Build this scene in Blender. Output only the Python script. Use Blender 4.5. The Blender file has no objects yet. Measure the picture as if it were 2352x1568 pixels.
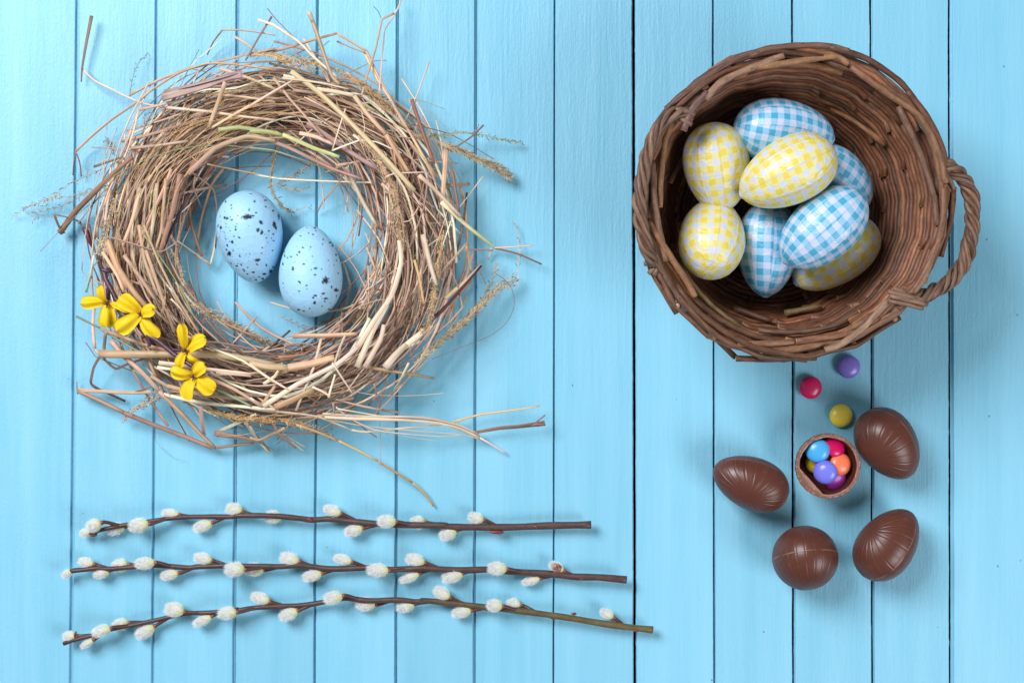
import bpy, math, random
import numpy as np
from mathutils import Vector, Matrix, noise as mnoise
random.seed(7)
rng = np.random.default_rng(7)
scene = bpy.context.scene

# ---------------------------------------------------------------- camera, light, exposure
H = 930.0                      # lens height above the boards, mm
S = 0.28388                    # mm on the boards per plan unit (2352 units across the photograph)
MM = 0.001
cam_d = bpy.data.cameras.new("camera"); cam = bpy.data.objects.new("camera", cam_d)
scene.collection.objects.link(cam); scene.camera = cam
cam.location = (0, 0, H * MM)
cam_d.sensor_width = 36; cam_d.lens = 36 * H / (2352 * S)
cam_d.clip_start = 0.01; cam_d.clip_end = 10
scene.view_settings.view_transform = 'Standard'; scene.view_settings.look = 'None'
scene.view_settings.exposure = -0.05; scene.view_settings.gamma = 1
world = bpy.data.worlds.new("World"); scene.world = world; world.use_nodes = True
world.node_tree.nodes['Background'].inputs[0].default_value = (0.86, 0.95, 1.0, 1)
world.node_tree.nodes['Background'].inputs[1].default_value = 0.19

def area(name, loc, target, size, power, col):
    d = bpy.data.lights.new(name, 'AREA'); d.shape = 'RECTANGLE'; d.size, d.size_y = size
    d.energy = power; d.color = col
    o = bpy.data.objects.new(name, d); scene.collection.objects.link(o)
    o.location = loc
    o.rotation_euler = (Vector(target) - Vector(loc)).to_track_quat('-Z', 'Y').to_euler()
area("key_softbox", (-1.00, 0.92, 1.45), (0.03, 0.0, 0), (0.9, 0.9), 52, (0.975, 0.985, 1.05))
area("fill_softbox", (1.15, -0.75, 1.05), (0.08, 0, 0), (0.8, 0.8), 17, (0.96, 0.985, 1.04))

# ---------------------------------------------------------------- helpers
def lin(r, g, b, a=1.0):
    f = lambda c: ((c/255)/12.92 if c/255 <= 0.04045 else (((c/255)+0.055)/1.055)**2.4)
    return (f(r), f(g), f(b), a)

def P(x, y, z=0.0):
    """point at height z (mm) seen at plan position x, y of the photograph -> metres"""
    k = (H - z) / H
    return np.array([(x - 1176) * S * k, -(y - 784) * S * k, z]) * MM
def crop(ox, oy, sc):
    return lambda x, y: ((ox + x / sc) / 1.74150, (oy + y / sc) / 1.74150)
C1 = crop(0, 0, 1.5682); C2 = crop(1000, 0, 1.5683); C3 = crop(0, 900, 1.4936); C4 = crop(1000, 900, 1.30667)
CA = crop(200, 1950, 2.0075); CB = crop(900, 1950, 2.0078); CC = crop(1700, 1950, 2.008)
CF = crop(800, 700, 2.4123); CG = crop(250, 1100, 2.8514); CH = crop(2800, 1350, 2.24); CI = crop(2800, 1950, 2.4758)

def setp(o, label=None, cat=None, group=None, kind=None):
    if label: o["label"] = label
    if cat: o["category"] = cat
    if group: o["group"] = group
    if kind: o["kind"] = kind
    return o
def empty(name, loc, **k):
    o = bpy.data.objects.new(name, None); scene.collection.objects.link(o)
    o.location = loc; o.empty_display_size = 0.01
    return setp(o, **k)

class MB:
    """collects geometry with a colour per corner and a UV per corner"""
    def __init__(s): s.v = []; s.f = []; s.uv = []; s.c = []; s.n = 0
    def add(s, verts, faces, uvs=None, cols=None):
        b = s.n; s.v.append(np.asarray(verts, float)); s.n += len(verts)
        for i, f in enumerate(faces):
            s.f.append([q + b for q in f])
            s.uv.extend(uvs[i] if uvs is not None else [(0, 0)] * len(f))
            s.c.extend(cols[i] if cols is not None else [(1, 1, 1, 1)] * len(f))
    def build(s, name, mat, parent=None, smooth=True, origin=None, **k):
        V = np.concatenate(s.v)
        o0 = np.array(origin if origin is not None else (parent.location if parent is not None else V.mean(0)), float)
        me = bpy.data.meshes.new(name); me.from_pydata((V - o0).tolist(), [], s.f)
        uv = me.uv_layers.new(name="UVMap"); uv.data.foreach_set("uv", np.array(s.uv, float).ravel())
        ca = me.color_attributes.new("Col", 'FLOAT_COLOR', 'CORNER')
        ca.data.foreach_set("color", np.array([tuple(c) + (1,) if len(c) == 3 else c for c in s.c], float).ravel())
        if smooth: me.polygons.foreach_set("use_smooth", [True] * len(me.polygons))
        me.materials.append(mat)
        o = bpy.data.objects.new(name, me); scene.collection.objects.link(o)
        if parent is not None:
            o.parent = parent
            o.location = o0 - np.array(parent_world(parent))
        else: o.location = o0
        return setp(o, **k)
def parent_world(p):
    l = np.zeros(3)
    while p is not None: l += np.array(p.location); p = p.parent
    return l

def frames(pts):
    pts = np.asarray(pts, float); n = len(pts)
    t = np.gradient(pts, axis=0); t /= (np.linalg.norm(t, axis=1)[:, None] + 1e-12)
    up = np.array([0, 0, 1.0])
    if abs(t[0] @ up) > 0.95: up = np.array([1.0, 0, 0])
    a = np.zeros_like(t); b = np.zeros_like(t)
    cur = np.cross(t[0], up); cur /= np.linalg.norm(cur)
    for i in range(n):
        cur = cur - (cur @ t[i]) * t[i]; cur /= (np.linalg.norm(cur) + 1e-12)
        a[i] = cur; b[i] = np.cross(cur, t[i])
    return t, a, b

def tube(mb, pts, rad, sides=6, col=(1, 1, 1), flat=1.0, twist=0.0, vs=40.0, capcol=None, u0=None, colfn=None):
    """tube along pts (metres) with radius rad (m, scalar or list); flat < 1 squashes it into a blade"""
    pts = np.asarray(pts, float); n = len(pts)
    rad = np.full(n, rad) if np.isscalar(rad) else np.asarray(rad, float)
    t, a, b = frames(pts)
    L = np.concatenate([[0], np.cumsum(np.linalg.norm(np.diff(pts, axis=0), axis=1))])
    ang = np.linspace(0, 2 * np.pi, sides, endpoint=False)
    tw = np.linspace(0, twist, n) if np.isscalar(twist) else np.asarray(twist)
    V = []
    for i in range(n):
        ca, sa = np.cos(ang), np.sin(ang) * flat
        x = ca * math.cos(tw[i]) - sa * math.sin(tw[i]); y = ca * math.sin(tw[i]) + sa * math.cos(tw[i])
        V.append(pts[i] + rad[i] * (x[:, None] * a[i] + y[:, None] * b[i]))
    V = np.concatenate(V)
    F = []; U = []; C = []
    u0 = rng.random() * 50 if u0 is None else u0
    cc = [colfn(i / (n - 1)) if colfn else col for i in range(n)]
    for i in range(n - 1):
        for j in range(sides):
            k = (j + 1) % sides
            F.append([i * sides + j, i * sides + k, (i + 1) * sides + k, (i + 1) * sides + j])
            u1, u2 = u0 + j / sides, u0 + (j + 1) / sides; v1, v2 = L[i] * vs, L[i + 1] * vs
            U.append([(u1, v1), (u2, v1), (u2, v2), (u1, v2)]); C.append([cc[i], cc[i], cc[i + 1], cc[i + 1]])
    for e, base in ((0, 0), (1, (n - 1) * sides)):
        idx = [base + j for j in range(sides)]
        if e == 0: idx = idx[::-1]
        F.append(idx); U.append([(u0, 0)] * sides); C.append([capcol or cc[0 if e == 0 else -1]] * sides)
    mb.add(V, F, U, C)

def catmull(pts, sub=4, tension=0.5):
    pts = np.asarray(pts, float)
    if len(pts) < 3: 
        return np.array([pts[0] + (pts[-1] - pts[0]) * i / sub for i in range(sub + 1)])
    p = np.vstack([2 * pts[0] - pts[1], pts, 2 * pts[-1] - pts[-2]]); out = []
    for i in range(1, len(p) - 2):
        for k in range(sub):
            s = k / sub; m1 = tension * (p[i + 1] - p[i - 1]); m2 = tension * (p[i + 2] - p[i])
            out.append((2*s**3 - 3*s**2 + 1) * p[i] + (s**3 - 2*s**2 + s) * m1 + (-2*s**3 + 3*s**2) * p[i+1] + (s**3 - s**2) * m2)
    out.append(p[-2]); return np.array(out)

# ---------------------------------------------------------------- materials
class NT:
    def __init__(s, name, rough=0.5, spec=0.5):
        s.m = bpy.data.materials.new(name); s.m.use_nodes = True; s.t = s.m.node_tree
        s.b = s.t.nodes['Principled BSDF']; s.b.inputs['Roughness'].default_value = rough
        s.b.inputs['Specular IOR Level'].default_value = spec
    def n(s, typ, **k):
        nd = s.t.nodes.new(typ)
        for a, v in k.items():
            if a.startswith('i_'): nd.inputs[a[2:].replace('_', ' ')].default_value = v
            elif a.startswith('n_'): nd.inputs[int(a[2:])].default_value = v
            else: setattr(nd, a, v)
        return nd
    def l(s, a, b): s.t.links.new(a, b)
    def math(s, op, a, b=0.0, clamp=False):
        nd = s.n('ShaderNodeMath', operation=op, use_clamp=clamp)
        for i, q in enumerate((a, b)):
            if hasattr(q, 'links'): s.l(q, nd.inputs[i])
            else: nd.inputs[i].default_value = q
        return nd.outputs[0]
    def mix(s, fac, a, b, mode='MIX'):
        nd = s.n('ShaderNodeMix', data_type='RGBA', blend_type=mode)
        for i, q in ((0, fac), (6, a), (7, b)):
            if hasattr(q, 'links'): s.l(q, nd.inputs[i])
            else: nd.inputs[i].default_value = q
        return nd.outputs[2]
    def ramp(s, fac, stops):
        nd = s.n('ShaderNodeValToRGB'); el = nd.color_ramp.elements
        while len(el) < len(stops): el.new(0.5)
        for e, (p, c) in zip(el, stops): e.position = p; e.color = c if len(c) == 4 else (*c, 1)
        s.l(fac, nd.inputs[0]); return nd.outputs[0]
    def mapped(s, kind, scale):
        tc = s.n('ShaderNodeTexCoord'); mp = s.n('ShaderNodeMapping'); mp.inputs['Scale'].default_value = scale
        s.l(tc.outputs[kind], mp.inputs[0]); return mp.outputs[0]
    def noise(s, vec, scale, detail=3, rough=0.5, dist=0.0):
        nd = s.n('ShaderNodeTexNoise', i_Scale=scale, i_Detail=detail, i_Roughness=rough, i_Distortion=dist)
        s.l(vec, nd.inputs['Vector']); return nd.outputs[0]
    def bump(s, h, strength, dist, prev=None):
        nd = s.n('ShaderNodeBump'); nd.inputs['Strength'].default_value = strength; nd.inputs['Distance'].default_value = dist
        s.l(h, nd.inputs['Height'])
        if prev is not None: s.l(prev, nd.inputs['Normal'])
        return nd.outputs[0]

def mat_board():
    t = NT("painted_board", 0.42, 0.5)
    geo = t.n('ShaderNodeNewGeometry'); oi = t.n('ShaderNodeObjectInfo')
    off = t.n('ShaderNodeVectorMath', operation='SCALE'); 
    cmb = t.n('ShaderNodeCombineXYZ'); t.l(oi.outputs['Random'], cmb.inputs[0]); t.l(oi.outputs['Random'], cmb.inputs[1])
    t.l(cmb.outputs[0], off.inputs[0]); off.inputs[3].default_value = 7.0
    add = t.n('ShaderNodeVectorMath', operation='ADD'); t.l(geo.outputs['Position'], add.inputs[0]); t.l(off.outputs[0], add.inputs[1])
    def mp(sc):
        m = t.n('ShaderNodeMapping'); m.inputs['Scale'].default_value = sc; t.l(add.outputs[0], m.inputs[0]); return m.outputs[0]
    streak = t.noise(mp((620, 16, 620)), 1.0, 4, 0.65)
    broad = t.noise(mp((60, 3.5, 60)), 1.0, 3, 0.55)
    cloud = t.noise(mp((14, 6, 14)), 1.0, 3, 0.5)
    grain = t.noise(mp((330, 60, 330)), 1.0, 5, 0.7, 0.8)
    cath = t.n('ShaderNodeTexWave', wave_type='BANDS', bands_direction='X', i_Scale=1.0, i_Distortion=14.0, i_Detail=2.0)
    cath.inputs['Detail Scale'].default_value = 1.2
    t.l(mp((60, 9, 60)), cath.inputs[0])
    fine = t.noise(mp((620, 420, 620)), 1.0, 3, 0.6)
    c = t.mix(t.math('MULTIPLY', t.math('SUBTRACT', broad, 0.30), 1.9, True), lin(116, 188, 213), lin(139, 203, 227))
    c = t.mix(t.math('MULTIPLY', cloud, 0.35), c, lin(146, 202, 224))
    st = t.math('MULTIPLY', t.math('SUBTRACT', streak, 0.42), 0.40, True)
    c = t.mix(st, c, lin(166, 213, 232))
    hs = t.n('ShaderNodeHueSaturation'); t.l(c, hs.inputs['Color'])
    t.l(t.math('ADD', t.math('MULTIPLY', oi.outputs['Random'], 0.08), 0.95), hs.inputs['Value'])
    # tiny specks of dirt and darker paint
    vor = t.n('ShaderNodeTexVoronoi', i_Scale=1.0); t.l(mp((75, 62, 75)), vor.inputs['Vector'])
    sp = t.noise(mp((30, 30, 30)), 1.0, 1)
    spk = t.math('MULTIPLY', t.math('LESS_THAN', vor.outputs['Distance'], 0.045), t.math('GREATER_THAN', sp, 0.54))
    c2 = t.mix(t.math('MULTIPLY', spk, 0.75), hs.outputs[0], lin(50, 110, 135))
    t.l(c2, t.b.inputs['Base Color'])
    h = t.math('ADD', t.math('MULTIPLY', streak, 0.5), t.math('MULTIPLY', grain, 0.7))
    h = t.math('ADD', h, t.math('MULTIPLY', cath.outputs['Fac'], 0.10))
    b = t.bump(h, 0.9, 0.00042)
    b = t.bump(fine, 0.7, 0.00026, b)
    t.l(b, t.b.inputs['Normal'])
    t.l(t.math('ADD', t.math('MULTIPLY', streak, 0.25), 0.34), t.b.inputs['Roughness'])
    return t.m
def mat_dark():
    t = NT("gap_shadow_board", 0.95, 0.1); t.b.inputs['Base Color'].default_value = lin(26, 30, 34); return t.m
def mat_fibre(name, streak_lo, streak_hi, rough=0.55, spec=0.4, us=9, vsc=1.0, bump=0.35, knots=0.0, trans=0.0):
    t = NT(name, rough, spec)
    vc = t.n('ShaderNodeVertexColor', layer_name="Col")
    uv = t.mapped('UV', (us, vsc, 1))
    n1 = t.noise(uv, 1.0, 3, 0.6); n2 = t.noise(t.mapped('UV', (1.3, 1.6, 1)), 1.0, 3, 0.6)
    k = t.ramp(n1, [(0.3, streak_lo), (0.7, streak_hi)])
    c = t.mix(1.0, vc.outputs[0], k, 'MULTIPLY')
    c = t.mix(t.math('MULTIPLY', t.math('SUBTRACT', n2, 0.45), 1.6, True), c, t.mix(1.0, c, (0.66, 0.61, 0.58, 1), 'MULTIPLY'))
    if knots:
        v = t.n('ShaderNodeTexVoronoi', i_Scale=1.0); t.l(t.mapped('UV', (2.2, 0.55, 1)), v.inputs['Vector'])
        kk = t.math('MULTIPLY', t.math('LESS_THAN', v.outputs['Distance'], 0.11), knots)
        c = t.mix(kk, c, t.mix(1.0, c, (0.35, 0.28, 0.25, 1), 'MULTIPLY'))
    t.l(c, t.b.inputs['Base Color'])
    t.l(t.bump(n1, bump, 0.0003), t.b.inputs['Normal'])
    if trans:
        t.b.inputs['Subsurface Weight'].default_value = trans
        t.b.inputs['Subsurface Radius'].default_value = (0.001, 0.0007, 0.0005); t.b.inputs['Subsurface Scale'].default_value = 1.0
    return t.m
def mat_vcol(name, rough, spec=0.5, bump=None, sss=0.0, coat=0.0, noise_col=None):
    t = NT(name, rough, spec)
    vc = t.n('ShaderNodeVertexColor', layer_name="Col"); c = vc.outputs[0]
    if noise_col:
        sc, amt, dark = noise_col
        n = t.noise(t.mapped('Object', (sc,) * 3), 1.0, 4, 0.6)
        c = t.mix(t.math('MULTIPLY', t.math('SUBTRACT', n, 0.42), amt, True), c, t.mix(1.0, c, dark, 'MULTIPLY'))
    t.l(c, t.b.inputs['Base Color'])
    if bump:
        nrm = None
        for (sc, st, dd) in bump:
            nrm = t.bump(t.noise(t.mapped('Object', (sc,) * 3), 1.0, 3, 0.55), st, dd, nrm)
        t.l(nrm, t.b.inputs['Normal'])
    if sss:
        t.b.inputs['Subsurface Weight'].default_value = sss
        t.b.inputs['Subsurface Radius'].default_value = (1, 0.7, 0.5); t.b.inputs['Subsurface Scale'].default_value = 0.001
    if coat: t.b.inputs['Coat Weight'].default_value = coat; t.b.inputs['Coat Roughness'].default_value = 0.15
    return t.m
def mat_gingham(name, full, half, white):
    """printed paper: squares in the two directions of the sheet, laid by UV"""
    t = NT(name, 0.36, 0.5)
    tc = t.n('ShaderNodeTexCoord')
    wob = t.noise(t.mapped('Object', (120,) * 3), 1.0, 2)
    sep = t.n('ShaderNodeSeparateXYZ'); t.l(tc.outputs['UV'], sep.inputs[0])
    def stripe(o):
        f = t.math('FRACT', t.math('MULTIPLY', t.math('ADD', o, t.math('MULTIPLY', wob, 0.22)), 0.5))
        d = t.math('ABSOLUTE', t.math('SUBTRACT', f, 0.5))
        return t.math('MULTIPLY', t.math('SUBTRACT', d, 0.235), 34.0, True)
    a, b = stripe(sep.outputs[0]), stripe(sep.outputs[1])
    s = t.math('MULTIPLY', t.math('ADD', a, b), 0.5)
    c = t.ramp(s, [(0.0, white), (0.5, half), (1.0, full)])
    vc = t.n('ShaderNodeVertexColor', layer_name="Col")
    c = t.mix(1.0, c, vc.outputs[0], 'MULTIPLY')
    mott = t.noise(t.mapped('Object', (900,) * 3), 1.0, 3, 0.6)
    c = t.mix(t.math('MULTIPLY', t.math('SUBTRACT', mott, 0.4), 0.5, True), c, t.mix(1.0, c, (0.9, 0.9, 0.88, 1), 'MULTIPLY'))
    t.l(c, t.b.inputs['Base Color'])
    wr = t.noise(t.mapped('Object', (150,) * 3), 1.0, 3, 0.6, 1.2)
    nb = t.bump(wr, 0.7, 0.0011)
    t.l(t.bump(mott, 0.15, 0.0001, nb), t.b.inputs['Normal'])
    return t.m
def mat_choc():
    t = NT("milk_chocolate", 0.40, 0.45)
    vc = t.n('ShaderNodeVertexColor', layer_name="Col")
    n = t.noise(t.mapped('Object', (70,) * 3), 1.0, 4, 0.65)
    c = t.mix(t.math('MULTIPLY', t.math('SUBTRACT', n, 0.45), 0.9, True), vc.outputs[0], t.mix(1.0, vc.outputs[0], (1.45, 1.5, 1.5, 1), 'MULTIPLY'))
    # scuffs and bloom
    sc = t.noise(t.mapped('Object', (420, 420, 420)), 1.0, 5, 0.75, 2.5)
    pa = t.noise(t.mapped('Object', (60, 60, 60)), 1.0, 2)
    k = t.math('MULTIPLY', t.math('MULTIPLY', t.math('SUBTRACT', sc, 0.56), 6.0, True), t.math('MULTIPLY', t.math('SUBTRACT', pa, 0.48), 5.0, True))
    c = t.mix(t.math('MULTIPLY', k, 0.35), c, lin(160, 122, 104))
    t.l(c, t.b.inputs['Base Color'])
    t.l(t.math('ADD', t.math('MULTIPLY', n, 0.2), 0.27), t.b.inputs['Roughness'])
    f = t.noise(t.mapped('Object', (900,) * 3), 1.0, 3)
    t.l(t.bump(f, 0.18, 0.00012, t.bump(n, 0.12, 0.0008)), t.b.inputs['Normal'])
    return t.m

M_board = mat_board(); M_dark = mat_dark()
M_raw = NT("raw_wood_edge", 0.9, 0.1).m; M_raw.node_tree.nodes["Principled BSDF"].inputs[0].default_value = lin(58, 56, 54)
M_straw = mat_fibre("dry_straw", (0.66, 0.63, 0.60), (1.18, 1.17, 1.15), 0.5, 0.4, 8, 0.35, 0.4)
M_wick = mat_fibre("willow_wicker", (0.50, 0.46, 0.44), (1.3, 1.25, 1.2), 0.5, 0.4, 5, 0.5, 0.6, 0.6)
M_bark = mat_fibre("willow_bark", (0.7, 0.66, 0.66), (1.2, 1.15, 1.1), 0.45, 0.45, 4, 0.9, 0.4, 0.4)
M_fluff = mat_vcol("catkin_fluff", 0.75, 0.2, sss=0.0)
M_fluff.node_tree.nodes['Principled BSDF'].inputs['Sheen Weight'].default_value = 0.3
M_husk = mat_vcol("bud_scale", 0.35, 0.5, noise_col=(300, 1.2, (0.6, 0.55, 0.5, 1)))
M_petal = mat_vcol("cloth_petal", 0.6, 0.3, bump=[(2500, 0.3, 0.0001)], noise_col=(160, 0.8, (0.88, 0.8, 0.7, 1)))
M_plastic = mat_vcol("plastic_stem", 0.4, 0.5)
M_egg = mat_vcol("painted_foam_egg", 0.42, 0.4, bump=[(220, 0.6, 0.0009), (900, 0.5, 0.0003)], noise_col=(90, 0.5, (0.92, 0.96, 0.98, 1)))
M_candy = mat_vcol("sugar_shell", 0.28, 0.5, bump=[(260, 0.12, 0.0006)], noise_col=(380, 0.9, (0.86, 0.84, 0.86, 1)), sss=0.0)
M_blue = mat_gingham("blue_gingham_paper", lin(76, 166, 202), lin(148, 198, 228), lin(206, 210, 232))
M_yel = mat_gingham("yellow_gingham_paper", lin(228, 206, 84), lin(224, 217, 156), lin(208, 210, 230))
M_choc = mat_choc()

# ---------------------------------------------------------------- boards
top_s = [-371, -188, -5, 178, 359, 545, 729, 912.5, 1093, 1274, 1455.5, 1638, 1821, 2001, 2183, 2364, 2547, 2730]
bot_s = [-401, -213, -25, 163, 350, 537, 722, 908.5, 1089, 1271, 1458, 1641, 1823, 2005, 2185.5, 2370, 2555, 2740]
gapw = [.8, .8, 0.8, .3, .15, .5, .35, .4, .3, .4, 1.7, .7, 1.2, 1.2, 1.3, 1.0, 1, 1]        # open gap, mm
lipl = [1, 1, 1, 2.3, 1.4, 1.6, 1.0, 1.2, 1.3, .5, .5, .4, .3, .3, .3, 1, 1, 1]            # rebated lip left of the gap, mm
lipr = [.3, .3, .3, .1, .1, .1, .1, .1, .1, .15, .2, .3, .4, .5, 1.5, .3, .3, .3]            # and right of it
table = empty("tabletop", (0, 0, 0), kind="structure", label="light blue painted wooden boards laid side by side")
yN = 360
for bi in range(17):
    mb = MB(); rows = []
    zj = [.1, 0, 0, .25, -.1, .15, 0, .2, -.1, .1, .1, -.1, .15, 0, .2, 0, .1][bi] - 0.1
    for i in range(yN + 1):
        yv = -420 + (1568 + 840) * i / yN
        f = (yv) / 1568
        xl = top_s[bi] + (bot_s[bi] - top_s[bi]) * f; xr = top_s[bi+1] + (bot_s[bi+1] - top_s[bi+1]) * f
        xl = (xl - 1176) * S; xr = (xr - 1176) * S; y = -(yv - 784) * S
        def rag(side):
            q = mnoise.noise(Vector((bi * 3.1 + side * 17, y * 0.55, 1.0))); q2 = mnoise.noise(Vector((bi * 5.3 + side * 9, y * 0.03, 4.0)))
            q3 = mnoise.noise(Vector((bi * 2.3 + side * 9, y * 0.16, 8.0)))
            return q * 0.09 + q2 * 0.22 + (0.22 if q3 > 0.25 else 0) * (abs(q) + .3)
        gl, gr = gapw[bi] / 2 - rag(0) * min(1, gapw[bi]), gapw[bi+1] / 2 - rag(1) * min(1, gapw[bi+1])
        z0 = zj; ll, lr = lipr[bi], lipl[bi+1]
        # gap sits off the seam line so that lip + gap + lip is centred on it
        o1 = (lipl[bi] - lipr[bi]) / 2; o2 = (lipl[bi+1] - lipr[bi+1]) / 2
        A = xl + o1 + gl; B = xr + o2 - gr
        prof = [(A, -16), (A, -2.2), (A + ll * .8, -2.0), (A + ll, -1.8), (A + ll + .06, -.35), (A + ll + .4, 0),
                (xl + 9, 0.0), ((xl + xr) / 2, 0.0), (xr - 9, 0.0),
                (B - lr - .4, 0), (B - lr - .06, -.35), (B - lr, -1.8), (B - lr * .8, -2.0), (B, -2.2), (B, -16)]
        rows.append([(a * MM, y * MM, (b + z0) * MM) for a, b in prof])
    nP = len(rows[0]); V = [p for r in rows for p in r]; F = []
    for i in range(yN):
        for j in range(nP - 1):
            a = i * nP + j; F.append([a, a + nP, a + nP + 1, a + 1])
    mb.add(V, F)
    bo = mb.build("board", M_board, table, origin=((top_s[bi] + 90 - 1176) * S * MM, 0, 0))
    bo.data.materials.append(M_raw)      # sawn sides below the paint
    for i, pg in enumerate(bo.data.polygons):
        pg.use_smooth = False
        if i % (nP - 1) in (0, nP - 2): pg.material_index = 1
mb = MB(); w, h = 0.50, 0.36
mb.add([(-w, -h, -.0165), (w, -h, -.0165), (w, h, -.0165), (-w, h, -.0165), (-w, -h, -.03), (w, -h, -.03), (w, h, -.03), (-w, h, -.03)],
       [[0, 1, 2, 3], [7, 6, 5, 4], [0, 4, 5, 1], [1, 5, 6, 2], [2, 6, 7, 3], [3, 7, 4, 0]])
mb.build("underlay", M_dark, table, smooth=False, origin=(0, 0, -.02))

# ---------------------------------------------------------------- eggs
def egg_frame(axis, hub):
    z = Vector(axis).normalized(); x = Vector(hub); x = (x - x.dot(z) * z).normalized(); y = z.cross(x)
    return np.array([[x[i], y[i], z[i]] for i in range(3)])
def egg_r(t, k=0.16, p=1.0):
    return np.sqrt(np.maximum(0, 1 - t * t)) ** p * (1 - k * t - 0.06 * k * t * t)

def speckled(name, ctr, axis, half_len, half_w, spots, seed, label, z):
    rr = np.random.default_rng(seed); R = egg_frame(axis, (0, 0, 1)); c = P(*ctr, z)
    nu, nv = 260, 200
    th = np.linspace(0, np.pi, nv + 1); T = np.cos(th); u = np.linspace(0, 2*np.pi, nu, endpoint=False)
    r = np.sin(th) * (1 - 0.16 * T) * half_w
    X = r[:, None] * np.cos(u); Y = r[:, None] * np.sin(u); Z = (T * half_len)[:, None] + 0 * X
    L = np.stack([X, Y, Z], -1).reshape(-1, 3)
    # moulding seam round the middle
    seam = np.exp(-((L[:, 2] + 0.5) / 0.35) ** 2) * 0.10
    L[:, :2] *= (1 + seam / half_w)[:, None]
    Wd = (L * MM) @ R.T + c
    k = H / (H - Wd[:, 2] / MM); px = Wd[:, 0] / MM / S * k + 1176; py = -Wd[:, 1] / MM / S * k + 784
    base = np.array(lin(161, 209, 238)[:3]); ink = np.array(lin(22, 30, 46)[:3])
    dens = np.zeros(len(L)); upf = Wd[:, 2] > c[2] - 3 * MM
    wob = np.array([mnoise.noise(Vector((a * .9, b * .9, d * .9))) for a, b, d in L])
    for (sx, sy, sw, sh) in spots:
        x0, y0 = CF(sx, sy); w_, h_ = sw * .238 / 2 * 1.3, sh * .238 / 2 * 1.3
        d = np.sqrt(((px - x0) / w_) ** 2 + ((py - y0) / h_) ** 2)
        dens = np.maximum(dens, np.where(upf, np.clip((1.05 + wob * .55 - d) * 2.2, 0, 1), 0))
    P3 = rr.normal(size=(300, 3)); P3 /= np.linalg.norm(P3, axis=1)[:, None]; rad = 0.20 + 0.6 * rr.random(300) ** 4
    cl = rr.normal(size=(6, 3)); cl /= np.linalg.norm(cl, axis=1)[:, None]
    P3[:180] = cl[rr.integers(0, 6, 180)] + rr.normal(size=(180, 3)) * .32; P3 /= np.linalg.norm(P3, axis=1)[:, None]
    tt = P3[:, 2]; rs = np.sqrt(1 - tt**2) * (1 - .16 * tt) * half_w; pa = np.arctan2(P3[:, 1], P3[:, 0])
    C3 = np.stack([rs * np.cos(pa), rs * np.sin(pa), tt * half_len], -1)
    for q, rd in zip(C3, rad):
        d = np.linalg.norm(L - q, axis=1); m = d < 1.5
        dens[m] = np.maximum(dens[m], np.clip((rd * (1 + wob[m]) - d[m]) / 0.16 + .35, 0, .9))
    col = base * (1 - dens[:, None]) + ink * dens[:, None]
    F = []; Cc = []
    for i in range(nv):
        for j in range(nu):
            a, b = i * nu + j, i * nu + (j + 1) % nu; f = [a, a + nu, b + nu, b]
            F.append(f); Cc.append([col[q] for q in f])
    mb = MB(); mb.add(Wd, F, None, Cc)
    return mb.build(name, M_egg, None, origin=c, label=label, cat="egg", group="speckled blue eggs in the nest")
sp1 = [(458,405,98,44),(590,455,34,34),(715,475,30,44),(728,500,20,36),(735,515,16,30),(562,530,30,34),(598,555,24,52),(527,255,20,20),(263,418,30,24),(237,412,16,24),(312,645,26,26),(283,758,34,44),(552,820,58,26),(685,930,36,36),(620,955,40,18),(515,940,24,16),(605,1000,26,18),(600,700,18,14),(540,1012,24,12),(760,400,18,70),(632,245,28,12),(475,335,14,24),(307,432,18,18),(705,345,14,18),(634,306,14,14),(248,255,12,24),(355,878,22,16),(460,890,18,12),(640,870,16,22),(752,862,16,26),(700,728,14,14),(665,540,16,16),(540,365,18,12),(515,393,18,14),(705,570,18,14),(640,605,16,12),(713,635,12,14),(262,680,16,24),(257,720,14,20),(195,510,10,38),(490,182,28,7),(707,888,20,16),(365,395,12,12),(690,610,10,12),(470,490,10,10)]
sp2 = [(1212,1020,60,62),(1315,1110,38,30),(1187,1145,30,24),(1112,1163,32,18),(1105,1230,26,26),(898,903,24,38),(1115,898,32,18),(1107,963,20,18),(1215,1192,30,16),(1028,1067,18,14),(958,1120,16,12),(955,1030,24,12),(968,1042,12,20),(935,773,16,20),(878,788,20,12),(843,797,14,14),(970,588,20,11),(1047,560,14,12),(1188,622,12,14),(1258,652,26,18),(1280,680,18,26),(1313,770,16,26),(1270,1078,14,26),(1178,1263,16,14),(953,1300,26,16),(1058,1288,12,12),(1240,822,12,14),(990,700,20,16),(1125,600,8,8),(1000,860,26,14),(1087,785,12,10),(1110,512,30,10),(1118,537,14,8),(800,857,12,22),(818,780,10,28),(1255,1235,16,12),(1168,1170,14,10),(1335,948,14,12),(800,1045,12,14),(1315,1165,8,28),(1245,1295,24,12),(1205,1218,14,14),(815,740,8,20),(1318,822,10,18)]
speckled("speckled_egg", (575, 543.5), (0.13, -0.985, -0.1), 29.4, 20.6, sp1, 3, "blue speckled egg in the straw nest, upper one, tipped with its narrow end down", 20)
speckled("speckled_egg", (713.5, 623), (-0.03, 0.985, -0.1), 29.3, 19.9, sp2, 11, "blue speckled egg with a seam line, lower of the two in the nest", 19.6)

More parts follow.
